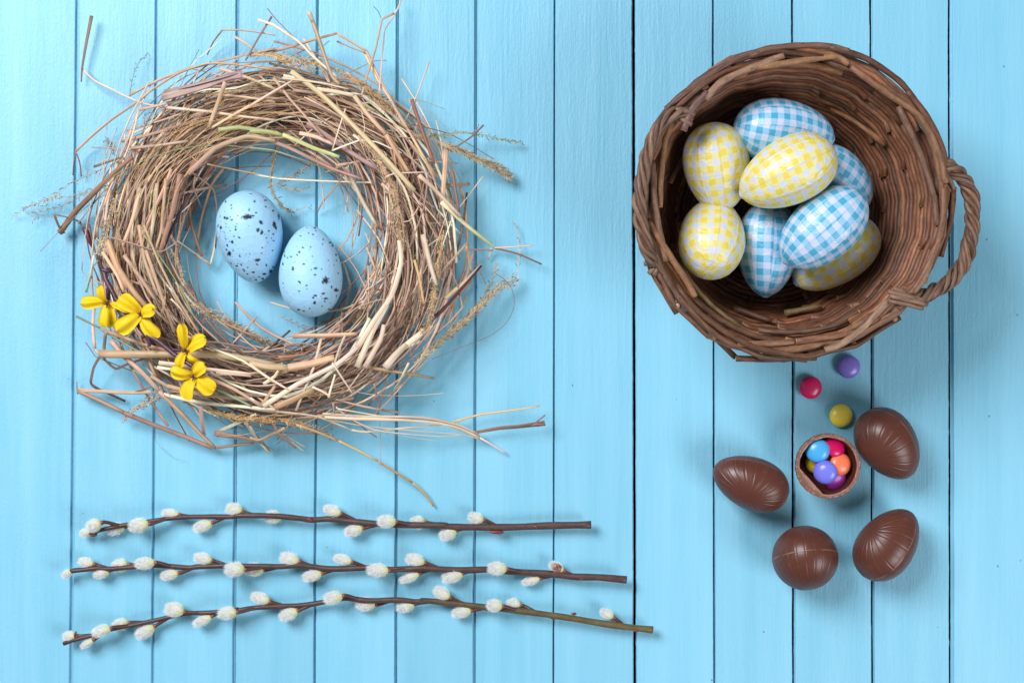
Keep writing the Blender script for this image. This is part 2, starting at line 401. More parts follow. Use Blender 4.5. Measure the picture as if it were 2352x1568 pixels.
def gingham(mat, ctr, z, ang, tilt, L2, W2, label, seed, narrow_k=0.13, gores=9, sq=4.3, roll=0.0, skew=0.0, group=None):
    """ang: direction of the narrow end in the picture plane (deg, counterclockwise from +x); tilt: narrow end down (deg)"""
    rr = np.random.default_rng(seed); a = math.radians(ang); tl = math.radians(tilt)
    axis = (math.cos(a) * math.cos(tl), math.sin(a) * math.cos(tl), -math.sin(tl)); R = egg_frame(axis, (0.01, 0, 1)); c = P(*ctr, z)
    gs = 14; nu = gores * gs; nv = 90; L2 *= .975; W2 *= .975; sq *= .94
    th = np.linspace(0, np.pi, nv + 1); T = np.cos(th)
    prof = np.sin(th) ** .94 * (1 - narrow_k * T) 
    # narrow end drawn to a small paper nub
    prof = prof * (1 - 0.04 * np.clip((T - .75) / .25, 0, 1))
    r = prof * W2; zz = T * L2
    zz = zz + np.where(T > .985, (T - .985) / .015 * 0.9, 0)
    arc = np.concatenate([[0], np.cumsum(np.hypot(np.diff(r), np.diff(zz)))])
    V = np.zeros((nv + 1, nu, 3))
    jit = rr.normal(size=gores) * 0.10; vo = rr.random(gores) * 2 * 0 + rr.normal(size=gores) * 0.28 + 10; uo = rr.random(gores) * 2
    for j in range(nu):
        g = j // gs; s = (j % gs) / gs; an = 2 * math.pi * j / nu + roll
        lip = 0.26 * math.exp(-s * 5) + jit[g]* .25 * math.sin(math.pi * s)
        V[:, j, 0] = (r + lip * np.sin(th)) * math.cos(an); V[:, j, 1] = (r + lip * np.sin(th)) * math.sin(an); V[:, j, 2] = zz
    Wd = (V.reshape(-1, 3) * MM) @ R.T + c
    F = []; U = []; Cc = []
    tones = 1 - 0.05 * rr.random(gores)
    for i in range(nv):
        for j in range(nu):
            g = j // gs; j2 = (j + 1) % nu
            f = [i * nu + j, (i + 1) * nu + j, (i + 1) * nu + j2, i * nu + j2]; F.append(f)
            q = []
            for (ii, jj) in ((i, j % gs), (i + 1, j % gs), (i + 1, j % gs + 1), (i, j % gs + 1)):
                w = (jj / gs - .5) * 2 * math.pi / gores * r[ii]
                uu = w / (sq * 1.0); vv = arc[ii] / (sq * 1.0)
                cs, sn = math.cos(skew), math.sin(skew)
                q.append((uu * cs - vv * sn + uo[g], uu * sn + vv * cs + vo[g]))
            U.append(q); e = 0.90 if j % gs == 0 else 1.0
            Cc.append([(tones[g] * e,) * 3] * 4)
    mb = MB(); mb.add(Wd, F, U, Cc)
    o = mb.build("gingham_egg", mat, None, origin=c, label=label, cat="egg", group=group)
    return o
gy, gb = "yellow gingham eggs in the basket", "blue gingham eggs in the basket"
K = dict(group=gb)
gingham(M_blue, (1801, 305), 52, -6, 8, 32.5, 20.6, "blue checked paper egg lying sideways, topmost of the eggs in the basket", 1, sq=4.1, **K)
gingham(M_blue, (1921, 412), 42, -35, 12, 27, 18.6, "blue checked paper egg half hidden behind two others at the basket's right side", 2, sq=4.3, **K)
gingham(M_blue, (1763, 572), 36, -92, 4, 30.5, 19.5, "blue checked paper egg standing point down at the bottom of the basket", 3, sq=4.5, narrow_k=0.15, **K)
gingham(M_blue, (1890.5, 524), 66, -138, 6, 31.5, 20.3, "blue checked paper egg lying on top of the others above a yellow one", 4, sq=4.4, narrow_k=0.06, **K)
K = dict(group=gy)
gingham(M_yel, (1646, 385), 52, -80, 14, 28.5, 20.6, "yellow checked paper egg at the upper left of the eggs in the basket", 5, sq=4.2, **K)
gingham(M_yel, (1809, 396), 72, 206, 8, 31.5, 20.6, "yellow checked paper egg in the middle, lying over a blue egg", 6, sq=4.0, **K)
gingham(M_yel, (1635, 547.5), 50, 80, 40, 29, 20.8, "roundish yellow checked paper egg low on the left side of the basket", 7, sq=4.3, narrow_k=.08, **K)
gingham(M_yel, (1919, 585), 34, 216, 6, 31.5, 19.0, "shaded yellow checked paper egg mostly under a blue one, low on the right", 8, sq=4.5, **K)

# ---------------------------------------------------------------- chocolate eggs
def choc_col(n=1): return lin(91, 50, 38)[:3]
def choc_egg(ctr, z, axis, hub, a, b, label, seed, narrow=0.14, swirl=0.25, c3=None):
    rr = np.random.default_rng(seed); R = egg_frame(axis, hub); c = P(*ctr, z)
    N = 22; per = 14; nu = N * per; nv = 120
    th = np.linspace(0, np.pi, nv + 1); ph = np.linspace(0, 2 * np.pi, nu, endpoint=False)
    TH, PH = np.meshgrid(th, ph, indexing='ij')
    # poles on +-X (the two hubs); grooves follow the meridians with a slight swirl
    lat = np.abs(np.cos(TH))
    ph2 = PH + swirl * np.sin(TH) ** 2 * np.sign(np.cos(TH) + 1e-9) * 0.0 + 0.0
    x = np.cos(TH); y = np.sin(TH) * np.sin(ph2); zc = np.sin(TH) * np.cos(ph2)
    k = 1 - narrow * zc
    s = np.stack([x * b * k, y * b * k * 1.02, zc * a], -1)
    nn = s / np.array([b * b, b * b, a * a]); nn /= np.linalg.norm(nn, axis=-1)[..., None]
    g = (PH * N / (2 * np.pi)) % 1.0; g = np.minimum(g, 1 - g) * (2 * np.pi / N) * np.sin(TH) * b   # mm to the nearest groove
    dep = np.exp(-(g / 0.30) ** 2) * 0.20 * np.clip((np.sin(TH) - .12) * 2.2, 0, 1)
    ridge = np.exp(-((g - 0.7) / 0.35) ** 2) * 0.05
    seam = np.exp(-((TH - np.pi / 2) * b / 0.28) ** 2)
    brk = np.array([mnoise.noise(Vector((seed, q * 3.0, 0))) for q in ph])[None, :]
    disp = -dep * (1 - seam) + ridge + seam * (0.16 + 0.14 * brk)
    V = s + nn * disp[..., None]
    L = V.reshape(-1, 3); Wd = (L * MM) @ R.T + c
    base = np.array(choc_col()); pale = np.array(lin(164, 122, 100)[:3])
    no = np.array([mnoise.noise(Vector((p[0] * .35 + seed, p[1] * .35, p[2] * .35))) for p in L]).reshape(V.shape[:2])
    no2 = np.array([mnoise.noise(Vector((p[0] * 2.1 + seed, p[1] * 2.1, p[2] * 2.1))) for p in L]).reshape(V.shape[:2])
    sc = np.clip(np.exp(-((g - 0.5) / 0.18) ** 2) * np.clip(no + .0, 0, 1) * 0.8 * np.clip(np.sin(TH) * 2 - .8, 0, 1) * np.clip(no2 + .5, 0, 1), 0, .55)
    sc = np.maximum(sc, seam * np.clip(0.45 + brk + .5 * no2, 0, .8))
    col = (base[None, None] * (1 - sc[..., None]) + pale * sc[..., None]).reshape(-1, 3)
    F = []; Cc = []
    for i in range(nv):
        for j in range(nu):
            a_, b_ = i * nu + j, i * nu + (j + 1) % nu; f = [a_, a_ + nu, b_ + nu, b_]
            F.append(f); Cc.append([col[q] for q in f])
    mb = MB(); mb.add(Wd, F, None, Cc)
    return mb.build("chocolate_egg", M_choc, None, origin=c, label=label, cat="chocolate egg", group="whole milk chocolate eggs beside the basket")
choc_egg((1724, 1108), 16.5, (-0.93, 0.38, 0), (-0.16, -0.50, 0.85), 25.3, 16.6, "whole chocolate egg lying left of the broken egg cup of sweets", 1)
choc_egg((2040, 1019.5), 18.5, (0.56, -0.83, 0), (-0.56, -0.40, 0.62), 24.9, 18.2, "whole chocolate egg touching the board gap right of the yellow sweet", 2)
choc_egg((2038, 1249), 18.5, (0.60, 0.80, 0), (-0.66, 0.50, 0.45), 25.6, 17.6, "whole chocolate egg with a pale seam line, lowest on the right", 3)
choc_egg((1850, 1279.5), 21.5, (0.06, 0.36, 0.93), (0.06, -1, 0.2), 22, 20.3, "chocolate egg seen end on, round, at the bottom beside the board gap", 4, narrow=.05)

# broken half shell
def cup():
    cx, cy = CH(1152, 1150); zt = 24.0; c = P(cx, cy, zt); c0 = np.array([c[0], c[1], 0])
    nu = 240; mb = MB()
    Ro = 20.9
    rows = []; cols = []
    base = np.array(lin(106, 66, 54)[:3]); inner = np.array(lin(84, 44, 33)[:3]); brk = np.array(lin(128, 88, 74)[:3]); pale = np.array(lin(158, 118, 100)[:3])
    for j in range(nu):
        an = 2 * math.pi * j / nu; ca, sa = math.cos(an), math.sin(an)
        nz = mnoise.noise(Vector((ca * 2.2, sa * 2.2, 3))) ; nf = mnoise.noise(Vector((ca * 12, sa * 12, 5)))
        side = math.exp(-(((an - math.radians(222) + math.pi) % (2 * math.pi) - math.pi) / 0.55) ** 2)
        g = abs(((an * 26 / (2 * math.pi)) % 1) - .5); groove = -0.35 * math.exp(-((0.5 - g) / 0.12) ** 2)
        ro = Ro + .12 * nz + groove
        top = zt - 0.8 + 0.9 * nz + 0.35 * nf - 3.0 * side
        ri = 18.0 - .5 * nz + .22 * nf
        # straight inner edge where the wall broke off thick (lower left)
        d = 14.2; dirn = math.cos(an - math.radians(222))
        if dirn > 0: ri = min(ri, d / dirn + .3 * nf)
        pr = []
        for t in np.linspace(0, 1, 9):            # outside, bottom to rim
            z = 0.2 + (top - 0.2) * t; q = (z - 0.2) / 26.0
            rad = ro * math.sqrt(max(0, 1 - (1 - min(1, q + .0)) ** 2.6))
            pr.append((max(rad, .01), z, base))
        pr[-1] = (ro - .15, top - .3, base)
        ed = pale if nf > .12 else brk
        pr.append((ro - 0.6 - .25 * nf, top + .1, ed))
        pr.append(((ro + ri) / 2, top + .25 * nf + .5 * side, brk)); pr.append((ri + 0.35, top + .25 + 2.2 * side, pale if nz > -.15 else brk))
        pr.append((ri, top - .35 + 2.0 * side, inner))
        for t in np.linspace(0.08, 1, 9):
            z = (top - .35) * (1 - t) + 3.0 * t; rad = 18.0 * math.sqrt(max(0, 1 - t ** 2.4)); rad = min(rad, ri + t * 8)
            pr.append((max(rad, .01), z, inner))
        rows.append([(c0[0] + r * ca * MM, c0[1] + r * sa * MM, z * MM) for r, z, _ in pr]); cols.append([q[2] for q in pr])
    n = len(rows[0]); V = [p for r in rows for p in r]; Cv = [q for r in cols for q in r]; F = []; Cc = []
    for j in range(nu):
        for i in range(n - 1):
            a, b = j * n + i, ((j + 1) % nu) * n + i; f = [a, b, b + 1, a + 1]; F.append(f); Cc.append([Cv[q] for q in f])
    mb.add(V, F, None, Cc)
    return mb.build("chocolate_shell", M_choc, None, origin=c0, label="broken open half chocolate egg standing as a cup full of sweets", cat="chocolate shell")
cup()

# ---------------------------------------------------------------- sweets
def candy(pos, z, rad, thick, nrm, col, label):
    c = P(*pos, z); zv = Vector(nrm).normalized(); R = egg_frame(zv, (1, 0.1, 0))
    nu, nv = 48, 32; V = []
    for i in range(nv + 1):
        th = math.pi * i / nv
        for j in range(nu):
            an = 2 * math.pi * j / nu
            s = math.sin(th); ct = math.cos(th)
            # lens shape: rounded rim, shallow domes
            V.append((rad * math.copysign(abs(s) ** 0.85, s) * math.cos(an), rad * math.copysign(abs(s) ** 0.85, s) * math.sin(an), thick * math.copysign(abs(ct) ** 1.12, ct)))
    Wd = (np.array(V) * MM) @ R.T + c
    F = [[i * nu + j, (i + 1) * nu + j, (i + 1) * nu + (j + 1) % nu, i * nu + (j + 1) % nu] for i in range(nv) for j in range(nu)]
    mb = MB(); cl = lin(*col)[:3]; mb.add(Wd, F, None, [[cl] * 4] * len(F))
    return mb.build("sweet", M_candy, None, origin=c, label=label, cat="sweet", group="sugar coated chocolate sweets")
candy(CH(1333, 261), 3.6, 7.5, 3.4, (0, 0, 1), (124, 110, 196), "dull violet sweet on the boards just below the basket")
candy(CH(992, 447), 3.6, 7.4, 3.4, (0.02, 0, 1), (206, 30, 96), "crimson sweet on the boards left of the violet one below the basket")
candy(CH(1264, 698), 3.8, 7.5, 3.6, (0, .02, 1), (250, 226, 84), "mustard yellow sweet on the boards above the broken egg cup")
candy(CH(1052, 1010), 19.5, 7.7, 4.4, (-0.22, 0.1, 1), (74, 170, 228), "sky blue sweet in the broken egg cup")
candy(CH(1200, 972), 16.5, 7.6, 4.0, (0.36, 0.62, 1), (208, 14, 92), "raspberry pink sweet at the top inside the broken egg cup")
candy(CH(1258, 1132), 17.5, 7.3, 4.4, (0.3, 0.12, 1), (250, 124, 84), "orange sweet in the broken egg cup")
candy(CH(1122, 1204), 21.0, 7.6, 4.6, (-0.35, -0.05, 1), (118, 122, 226), "light violet blue sweet on top in the broken egg cup")
candy(CH(1212, 1268), 15.5, 7.3, 3.6, (0.2, -0.35, 1), (176, 52, 176), "purple sweet half under the light violet one in the cup")
candy(CH(1040, 1120), 10.5, 6.8, 3.6, (-0.1, 0, 1), (214, 186, 40), "yellow sweet peeping out under the blue one in the cup")
candy(CH(1140, 1075), 12.5, 6.6, 3.6, (0.1, 0, 1), (196, 120, 40), "brownish orange sweet deep between the others in the cup")

# ---------------------------------------------------------------- basket
BC = P(1824, 464, 85)[:2]; bx, by = BC
basket = empty("wicker_basket", (bx, by, 0), label="round brown wicker basket with two twisted handles holding checked eggs", cat="basket")
NS = 20; RB, RT, ZT = 57.0, 89.5, 82.0
def wall_r(z): 
    q = z / ZT; return RB + (RT - RB) * (q ** 0.80)
def bpt(ang, r, z): return np.array([bx + r * MM * math.cos(ang), by + r * MM * math.sin(ang), z * MM])
wtones = [(124, 92, 72), (110, 80, 64), (142, 108, 84), (98, 71, 58), (128, 90, 68), (118, 90, 76), (152, 120, 94), (106, 77, 66), (134, 103, 84), (120, 98, 84)]
def wcol():
    c = wtones[rng.integers(len(wtones))]; k = 0.72 + 0.42 * rng.random(); return lin(*[min(255, q * k * m) for q, m in zip(c, (1.04, .97, .9))])[:3]
def rod(path, rad, name="wicker_rod", sides=7, col=None, taper=(1, 0.75), sub=None):
    mb = MB(); path = np.asarray(path)
    if sub: path = catmull(path, sub, 0.38)
    n = len(path); w = np.linspace(taper[0], taper[1], n) * (1 + 0.05 * np.sin(np.arange(n) * 1.7 + rng.random() * 6))
    tube(mb, path, rad * MM * w, sides, col or wcol(), vs=220.0, capcol=lin(188, 158, 124)[:3])
    return mb.build(name, M_wick, basket, origin=path[len(path) // 2])
rot = 0.10
# stakes
for s in range(NS):
    a = rot + 2 * math.pi * s / NS
    rod([bpt(a, 36, 4.0), bpt(a, RB - 1, 4.5)] + [bpt(a + 0.004 * rng.normal(), wall_r(z) + 3.3, z + 1) for z in (8, 20, 35, 50, 65, 80)], 1.9, "stake", 6, taper=(1, .9), sub=2)
# base
for k, r in enumerate(np.arange(5, 59.5, 3.0)):
    path = []
    n0 = rng.integers(NS); 
    for q in range(NS * 2 + 1):
        a = rot + math.pi * (q + 2 * n0) / NS; s = q // 2 + k
        off = (1.9 if (s % 2) else -1.5) if q % 2 == 0 else 0.2
        path.append(bpt(a, r + .12 * q / NS * 3, 4.5 + off))
    rod(path, 1.75, "base_weaver", 6, taper=(1, 1))
for s in range(7):
    a = rot + math.pi * s / 7
    rod([bpt(a, -40, 4.2), bpt(a, 0, 4.6), bpt(a, 40, 4.2)], 2.2, "base_stick", 6)
# wall weave
rows = 20
for k in range(rows):
    z = 6.5 + (ZT - 5 - 6.5) * k / (rows - 1)
    s = int(rng.integers(NS)); tot = 0
    while tot < NS:
        span = int(rng.integers(4, 8)); span = min(span, NS - tot + 1)
        path = []; rise0 = rng.normal() * .22; rd = 1.75 + 0.35 * rng.random()
        for q in range(span * 4 + 1):
            ss = s + q / 4.0 - 0.35; a = rot + 2 * math.pi * ss / NS
            # straight runs between stakes -> visible facets; in front of one stake, behind the next
            ph = (ss % 1.0); near = min(ph, 1 - ph)
            io = 0.0 + 0.2 * math.cos(math.pi * (ss + k))
            rr_ = wall_r(z) * (math.cos(math.pi / NS) / math.cos((ph - .5) * 2 * math.pi / NS)) ** 1.5 * 1.004 + 0.9
            edge = 0
            if q == 0: edge = -1.0 + rng.normal() * .6
            if q == span * 4: edge = 0.8
            path.append(bpt(a, rr_ - io + edge, z + rise0 * (q / (span * 2) - 1) + 0.35 * math.sin(ss * 1.3 + k) + 0.45 * mnoise.noise(Vector((ss * .8, k * 2.1, 0)))))
        rod(path, rd, "wicker_rod", 7, taper=(1.05, 0.85), col=tuple(q * m for q, m in zip(wcol(), (1.12, 1.0, 0.88))))
        s += span; tot += span
# loose ends and long odd rods on the inside
for (a0, a1, z0, z1, dr, rd) in [(3.55, 4.35, 40, 62, -4.5, 1.8), (3.9, 4.7, 66, 76, -3.6, 2.2), (4.5, 5.2, 58, 64, -4.2, 1.8), (2.75, 3.5, 82, 60, -3.5, 2.0), (0.55, 1.1, 48, 38, -4, 1.8), (1.2, 2.0, 76, 80, -3.5, 2.3), (2.0, 2.6, 74, 81, -3.5, 2.2), (4.3, 4.65, 30, 38, -4.5, 2.0), (4.8, 5.15, 26, 30, -5, 2.2), (2.5, 2.9, 30, 36, -4, 1.8)]:
    rod([bpt(a0 + (a1 - a0) * t, wall_r(z0 + (z1 - z0) * t) + dr + (t - .5) ** 2 * 4 - 1, z0 + (z1 - z0) * t) for t in np.linspace(0, 1, 7)], rd, col=lin(158 - 30 * rng.random(), 108, 70)[:3] if rng.random() < .5 else None, sides=8)
# border: every stake rod laid down over the rim, slanting from inside to outside
for s in range(15):
    a0 = rot + 2 * math.pi * s / 15 + rng.normal() * .05; span = 2 * math.pi / NS * (4.4 + rng.random() * 1.6); path = []
    j1, j2 = rng.normal() * .8, rng.normal() * .8; n = 11
    for q in range(n):
        t = q / (n - 1); a = a0 - span * t if s % 7 == 3 else a0 + span * t
        rr_ = 87.0 + 7.2 * t + 1.5 * math.sin(t * math.pi * 3 + s) * .35 + j1 * (1 - t) + j2 * t
        z = 79.5 + 7.5 * math.sin(math.pi * min(1, t * .95 + .10)) - 4.5 * t * t 
        # facets
        kk = (a - rot) / (2 * math.pi / NS); f = abs((kk % 1) - .5) * 2
        path.append(bpt(a, rr_ * (0.980 + .022 * f), z))
    rod(path, 1.7 + .3 * rng.random(), "border_rod", 8, taper=(1, .85), sub=2)
# a few outer rods standing off low on the outside
for (a0, a1, r, z) in [(4.5, 5.35, 92.5, 72), (4.15, 4.9, 91.5, 75), (1.1, 1.9, 91.5, 76)]:
    rod([bpt(a0 + (a1 - a0) * t, r + 1.5 * math.cos(t * 5), z + 3 * math.sin(t * 3)) for t in np.linspace(0, 1, 6)], 2.0, "border_rod", 8, taper=(1, .9))

for (pts, z, rd, col) in [
    ([(1500,600),(1560,682),(1640,772),(1690,821)], 66, 1.9, (120,84,64)), ([(1690,823),(1790,824),(1880,806),(1990,775),(2062,716)], 70, 1.9, (130,92,68)),
    ([(1560,690),(1610,740),(1680,790),(1722,803)], 70, 1.9, (112,78,60)), ([(1650,760),(1690,790),(1735,800)], 72, 1.8, (124,86,64)),
    ([(1530,252),(1570,215),(1640,166),(1700,130),(1745,119)], 86, 2.0, (118,84,70)), ([(1720,128),(1760,113),(1830,105),(1902,106),(1950,118)], 86, 2.0, (132,98,78)),
    ([(1905,108),(1990,135),(2065,186),(2100,228)], 86, 2.0, (108,76,62)), ([(2085,210),(2130,270),(2160,330),(2178,395)], 86, 2.1, (120,84,64)),
    ([(1545,274),(1527,321),(1517,409),(1515,476)], 83, 2.1, (166,124,88)), ([(1487,506),(1531,576),(1573,640),(1597,682)], 86, 2.1, (160,118,84)),
    ([(1738,154),(1809,145),(1867,135),(1920,131),(1949,148)], 86, 2.1, (168,126,88)), ([(1955,154),(2031,210),(2116,272),(2160,360),(2172,420)], 87, 2.1, (152,112,84)),
    ([(2064,245),(2112,350),(2145,453),(2152,517)], 86, 2.0, (132,100,82)), ([(1497,370),(1500,440),(1512,520),(1530,600)], 86, 2.2, (146,112,92)),
    ([(1694,790),(1767,789),(1826,785)], 84, 2.0, (150,112,84)), ([(1829,784),(1899,774),(1972,762),(2020,728)], 85, 2.1, (150,104,78)),
    ([(1775,807),(1840,799),(1914,779),(2010,722)], 84, 2.3, (146,106,78)), ([(1895,804),(1934,789),(1987,749),(2040,690)], 86, 2.2, (166,134,110)),
    ([(2168,430),(2166,500),(2150,570),(2110,650),(2060,712)], 86, 2.3, (140,100,76)), ([(2190,430),(2184,500),(2160,590)], 80, 2.0, (122,82,62)),
    ([(1620,228),(1660,186),(1740,150),(1800,128)], 87, 2.2, (166,130,104)), ([(1570,300),(1590,250),(1625,212)], 88, 2.1, (128,98,92))]:
    rod([P(x, y, z + .8 * math.sin(i * 2)) for i, (x, y) in enumerate(pts)], rd, "border_rod", 8, col=lin(*[q * .9 for q in col])[:3], taper=(1, .92), sub=5)

def handle(path, core, helix_r, strand_r, strands, turns, jt=0.1):
    h = empty("handle", path[len(path)//2]); h.parent = basket; h.location = h.location - basket.location
    p = catmull(path, 14, 0.5)
    dd = np.concatenate([[0], np.cumsum(np.linalg.norm(np.diff(p, axis=0), axis=1))]); u = np.linspace(0, dd[-1], 150)
    p = np.stack([np.interp(u, dd, p[:, i]) for i in range(3)], -1)
    t, a, b = frames(p); off = parent_world(h)
    def put(name, pts, rr, col):
        mb = MB(); tube(mb, pts, rr, 7, col, vs=220.0, capcol=lin(170, 140, 112)[:3]); o = mb.build(name, M_wick, h, origin=off)
    put("core_rod", p, core * MM, lin(120, 84, 66)[:3])
    n = len(p)
    for k in range(strands):
        ph0 = 2 * math.pi * k / strands; f = np.linspace(0, 1, n)
        ang = ph0 + 2 * math.pi * turns * f + .25 * np.sin(f * 14 + k * 2)
        hr = helix_r * (1 + .18 * np.sin(f * 23 + k * 3)) * np.clip(np.minimum(f, 1 - f) * 12 + .55, 0, 1)
        pts = p + (np.cos(ang) * hr * MM)[:, None] * a + (np.sin(ang) * hr * MM)[:, None] * b
        c0 = [(150, 118, 96), (136, 104, 84), (160, 124, 98), (126, 94, 78), (146, 116, 98), (140, 108, 90)][k % 6]
        put("wound_strand", pts, strand_r * MM * (1 + .1 * math.sin(k)), lin(*[q * .84 for q in c0])[:3])
hp = [(2158, 378, 84), (2182, 386, 83), (2210, 408, 80), (2228, 440, 78), (2234, 490, 77), (2230, 545, 76), (2214, 600, 76), (2182, 645, 77), (2140, 672, 79), (2095, 686, 82), (2050, 682, 84)]
handle([P(*q) for q in hp], 2.6, 3.2, 1.5, 6, 3.6)
hp = [(1588, 262, 86), (1550, 262, 89), (1518, 284, 92), (1494, 330, 93), (1478, 390, 93), (1470, 450, 93), (1472, 510, 92), (1484, 565, 90), (1502, 608, 84)]
handle([P(*q) for q in hp], 2.0, 2.7, 1.5, 5, 2.4)
for (x0, y0, x1, y1, z) in [(2156, 372, 2192, 436, 82), (2150, 380, 2184, 440, 80), (2040, 670, 2128, 692, 90), (2044, 680, 2130, 700, 91), (2042, 690, 2120, 708, 89), (2052, 662, 2090, 680, 88), (1480, 606, 1512, 604, 83), (1490, 628, 1514, 606, 82), (1502, 632, 1520, 606, 83), (1548, 250, 1596, 262, 89), (1560, 272, 1588, 286, 88), (1540, 246, 1590, 276, 86)]:
    rod([P(x0, y0, z), P((x0 + x1) / 2, (y0 + y1) / 2 - 1, z + 1.5), P(x1, y1, z)], 1.5, "handle_end", 7, col=lin(138, 110, 92)[:3], taper=(1, 1), sub=3)

# ---------------------------------------------------------------- straw nest
NC = (635.0, 560.0); NR = 334.0
nest = empty("straw_nest", tuple(P(*NC, 0)), label="ring shaped nest of tangled dry straw round two speckled eggs", cat="nest")
T_, P_, B_, G_, D_, Y_, O_ = (198, 163, 134), (224, 201, 174), (132, 104, 86), (150, 160, 96), (74, 40, 52), (208, 172, 120), (160, 110, 70)
PK = (190, 157, 136); GR = (154, 128, 116); GG = (134, 150, 118)
def jitcol(c, k=0.10):
    c = [q * 1.09 for q in c]
    m = 1 + k * rng.normal(); return lin(*[max(0, min(250, q * m + 2.0 * rng.normal())) for q in c])[:3]
def ztop(x, y):
    d = math.hypot(x - NC[0], y - NC[1]); q = (d - NR) / 118
    return 17 + 15 * math.sqrt(1 - q * q) if abs(q) < 1 else max(4, 17 - 20 * (abs(q) - 1))
straw_objs = 0; SM = MB()
def straw_path(pts, crp=None, dz=1.0, z=None):
    out = []
    for i, p in enumerate(pts):
        x, y = crp(*p[:2]) if crp else p[:2]
        if z is not None: zz = z if np.isscalar(z) else z[0] + (z[1] - z[0]) * i / max(1, len(pts) - 1)
        else: zz = ztop(x, y) + dz
        if z is not None and zz > 14: zz = max(zz, min(zz + 8, ztop(x, y) + (zz - 14) * .25))
        out.append(P(x, y, zz))
    return np.array(out)
def straw(pts, w, col, crp=None, dz=1.5, z=None, flat=0.55, taper=(1, .85), sides=7, sub=3, tension=0.30, name="straw", mat=None, part=True, jc=.06, twist=None):
    """w: apparent width in plan units"""
    global straw_objs
    p = catmull(straw_path(pts, crp, dz, z), sub, tension); n = len(p)
    wr = np.linspace(taper[0], taper[1], n)
    r = w / 2 * S * MM * wr
    c = jitcol(col, jc)
    tw = rng.normal() * .5 if twist is None else twist
    mb = MB() if part else SM
    c2 = tuple(q * (0.8 + .3 * rng.random()) for q in c)
    tube(mb, p, r, sides, c, flat=flat, twist=tw, vs=60, colfn=lambda f: tuple(c[i] * (1 - f) + c2[i] * f for i in range(3)), capcol=tuple(min(1, q * 1.25) for q in c))
    if part:
        mb.build(name, M_straw, nest, origin=p[n // 2]); straw_objs += 1
W1 = 0.3662; W3 = 0.3845; W4 = 0.4395
def s1(pts, w, col=T_, **k): straw(pts, w * W1, col, C1, **k)
def s2(pts, w, col=T_, **k): straw(pts, w * W1, col, C2, **k)
def s3(pts, w, col=T_, **k): straw(pts, w * W3, col, C3, **k)
def s4(pts, w, col=T_, **k): straw(pts, w * W4, col, C4, **k)

s1([(575,100),(540,280),(515,430),(510,515)], 24, B_, z=(8,5), flat=.2, taper=(1,.35), twist=.3)
s1([(515,430),(590,505),(700,560),(800,610),(900,650),(1040,675),(1160,695)], 12, P_, z=(5,22), flat=.5)
s1([(475,950),(580,850),(700,750),(860,640),(960,560),(1120,460),(1300,400),(1480,405),(1725,440)], 15, T_, z=(10,30))
s1([(475,950),(462,1040),(458,1100)], 10, B_, z=(10,4)); s1([(475,950),(500,1020),(510,1110)], 10, GR, z=(10,5))
s1([(810,600),(1000,500),(1200,430),(1400,380),(1560,340),(1725,305)], 16, T_, z=(14,28))
s1([(815,590),(950,530),(1120,450),(1290,400)], 10, GR, z=(12,24))
s2([(0,350),(200,310),(400,250),(545,210)], 18, PK, z=(26,24), flat=.7); s2([(545,210),(640,265),(730,320)], 16, T_, z=(24,24)); 
s1([(870,690),(1080,640),(1270,590),(1540,610),(1725,640)], 17, PK, z=(20,34))
s1([(870,690),(830,850),(760,1050),(690,1180),(655,1290)], 13, P_, z=(20,20))
s1([(935,515),(820,730),(750,900),(710,1050)], 10, P_, z=(26,20))
s1([(1015,612),(1150,575),(1300,530),(1440,480),(1520,468)], 64, (164,144,132), z=(34,46), jc=0, flat=.10, taper=(.75,.8), twist=.1, name="dry_leaf")
s1([(1030,575),(1200,535),(1510,452)], 22, (150,130,118), z=(33,45), jc=0, flat=.25)
s1([(1412,518),(1370,640),(1310,800)], 28, T_, z=(46,32), flat=.95, taper=(1,.95))
s1([(1395,190),(1340,260),(1300,345)], 11, B_, z=(14,5)); s1([(1395,190),(1480,188),(1600,200),(1725,222)], 11, T_, z=(14,26))
s1([(1705,105),(1620,240),(1540,380)], 14, B_, z=(24,28)); s1([(1470,230),(1540,270),(1600,312)], 16, T_, z=(14,20))
s1([(375,1460),(480,1320),(620,1180),(720,1080),(830,985)], 38, (142,106,84), z=(7,28), flat=.9, taper=(1.05,.7))
s1([(340,1345),(370,1420),(405,1462)], 16, B_, z=(14,8), flat=.25); s1([(340,1345),(430,1365),(490,1390),(520,1430)], 9, B_, z=(14,7), flat=.4)
s1([(590,1045),(680,1015),(770,985)], 18, B_, z=(8,22)); s1([(765,885),(900,855),(1050,815)], 22, T_, z=(14,30), flat=.7); s1([(795,820),(1000,760),(1130,715)], 14, T_, z=(14,28))
s1([(820,930),(1000,912),(1180,885)], 22, PK, z=(20,34)); s1([(1050,675),(1300,700),(1500,730),(1725,755)], 20, P_, z=(26,36))
s1([(1380,430),(1560,490),(1725,560)], 20, T_, z=(22,33)); s1([(1000,820),(1200,770),(1400,740),(1725,700)], 18, GR, dz=1)
s1([(1330,800),(1500,700),(1725,575)], 16, (214,186,150), z=(38,38)); s2([(0,665),(140,580),(265,508)], 18, P_, z=(38,40), flat=.8)
s1([(1370,815),(1500,800),(1650,820),(1725,830)], 28, (180,176,124), z=(37,37), flat=.8)
s2([(0,820),(120,830),(200,848)], 30, (174,176,118), z=(37,37), flat=.8); s2([(205,845),(300,885),(400,930),(480,958),(560,985)], 27, (182,180,124), z=(37,34), flat=.8)
s1([(640,1180),(720,1100),(900,1010),(1100,940),(1280,915),(1450,915),(1725,950)], 8, GG, z=(20,38), flat=.7); s2([(0,925),(150,945),(350,1010),(550,1085)], 10, GG, z=(36,24), flat=.6)
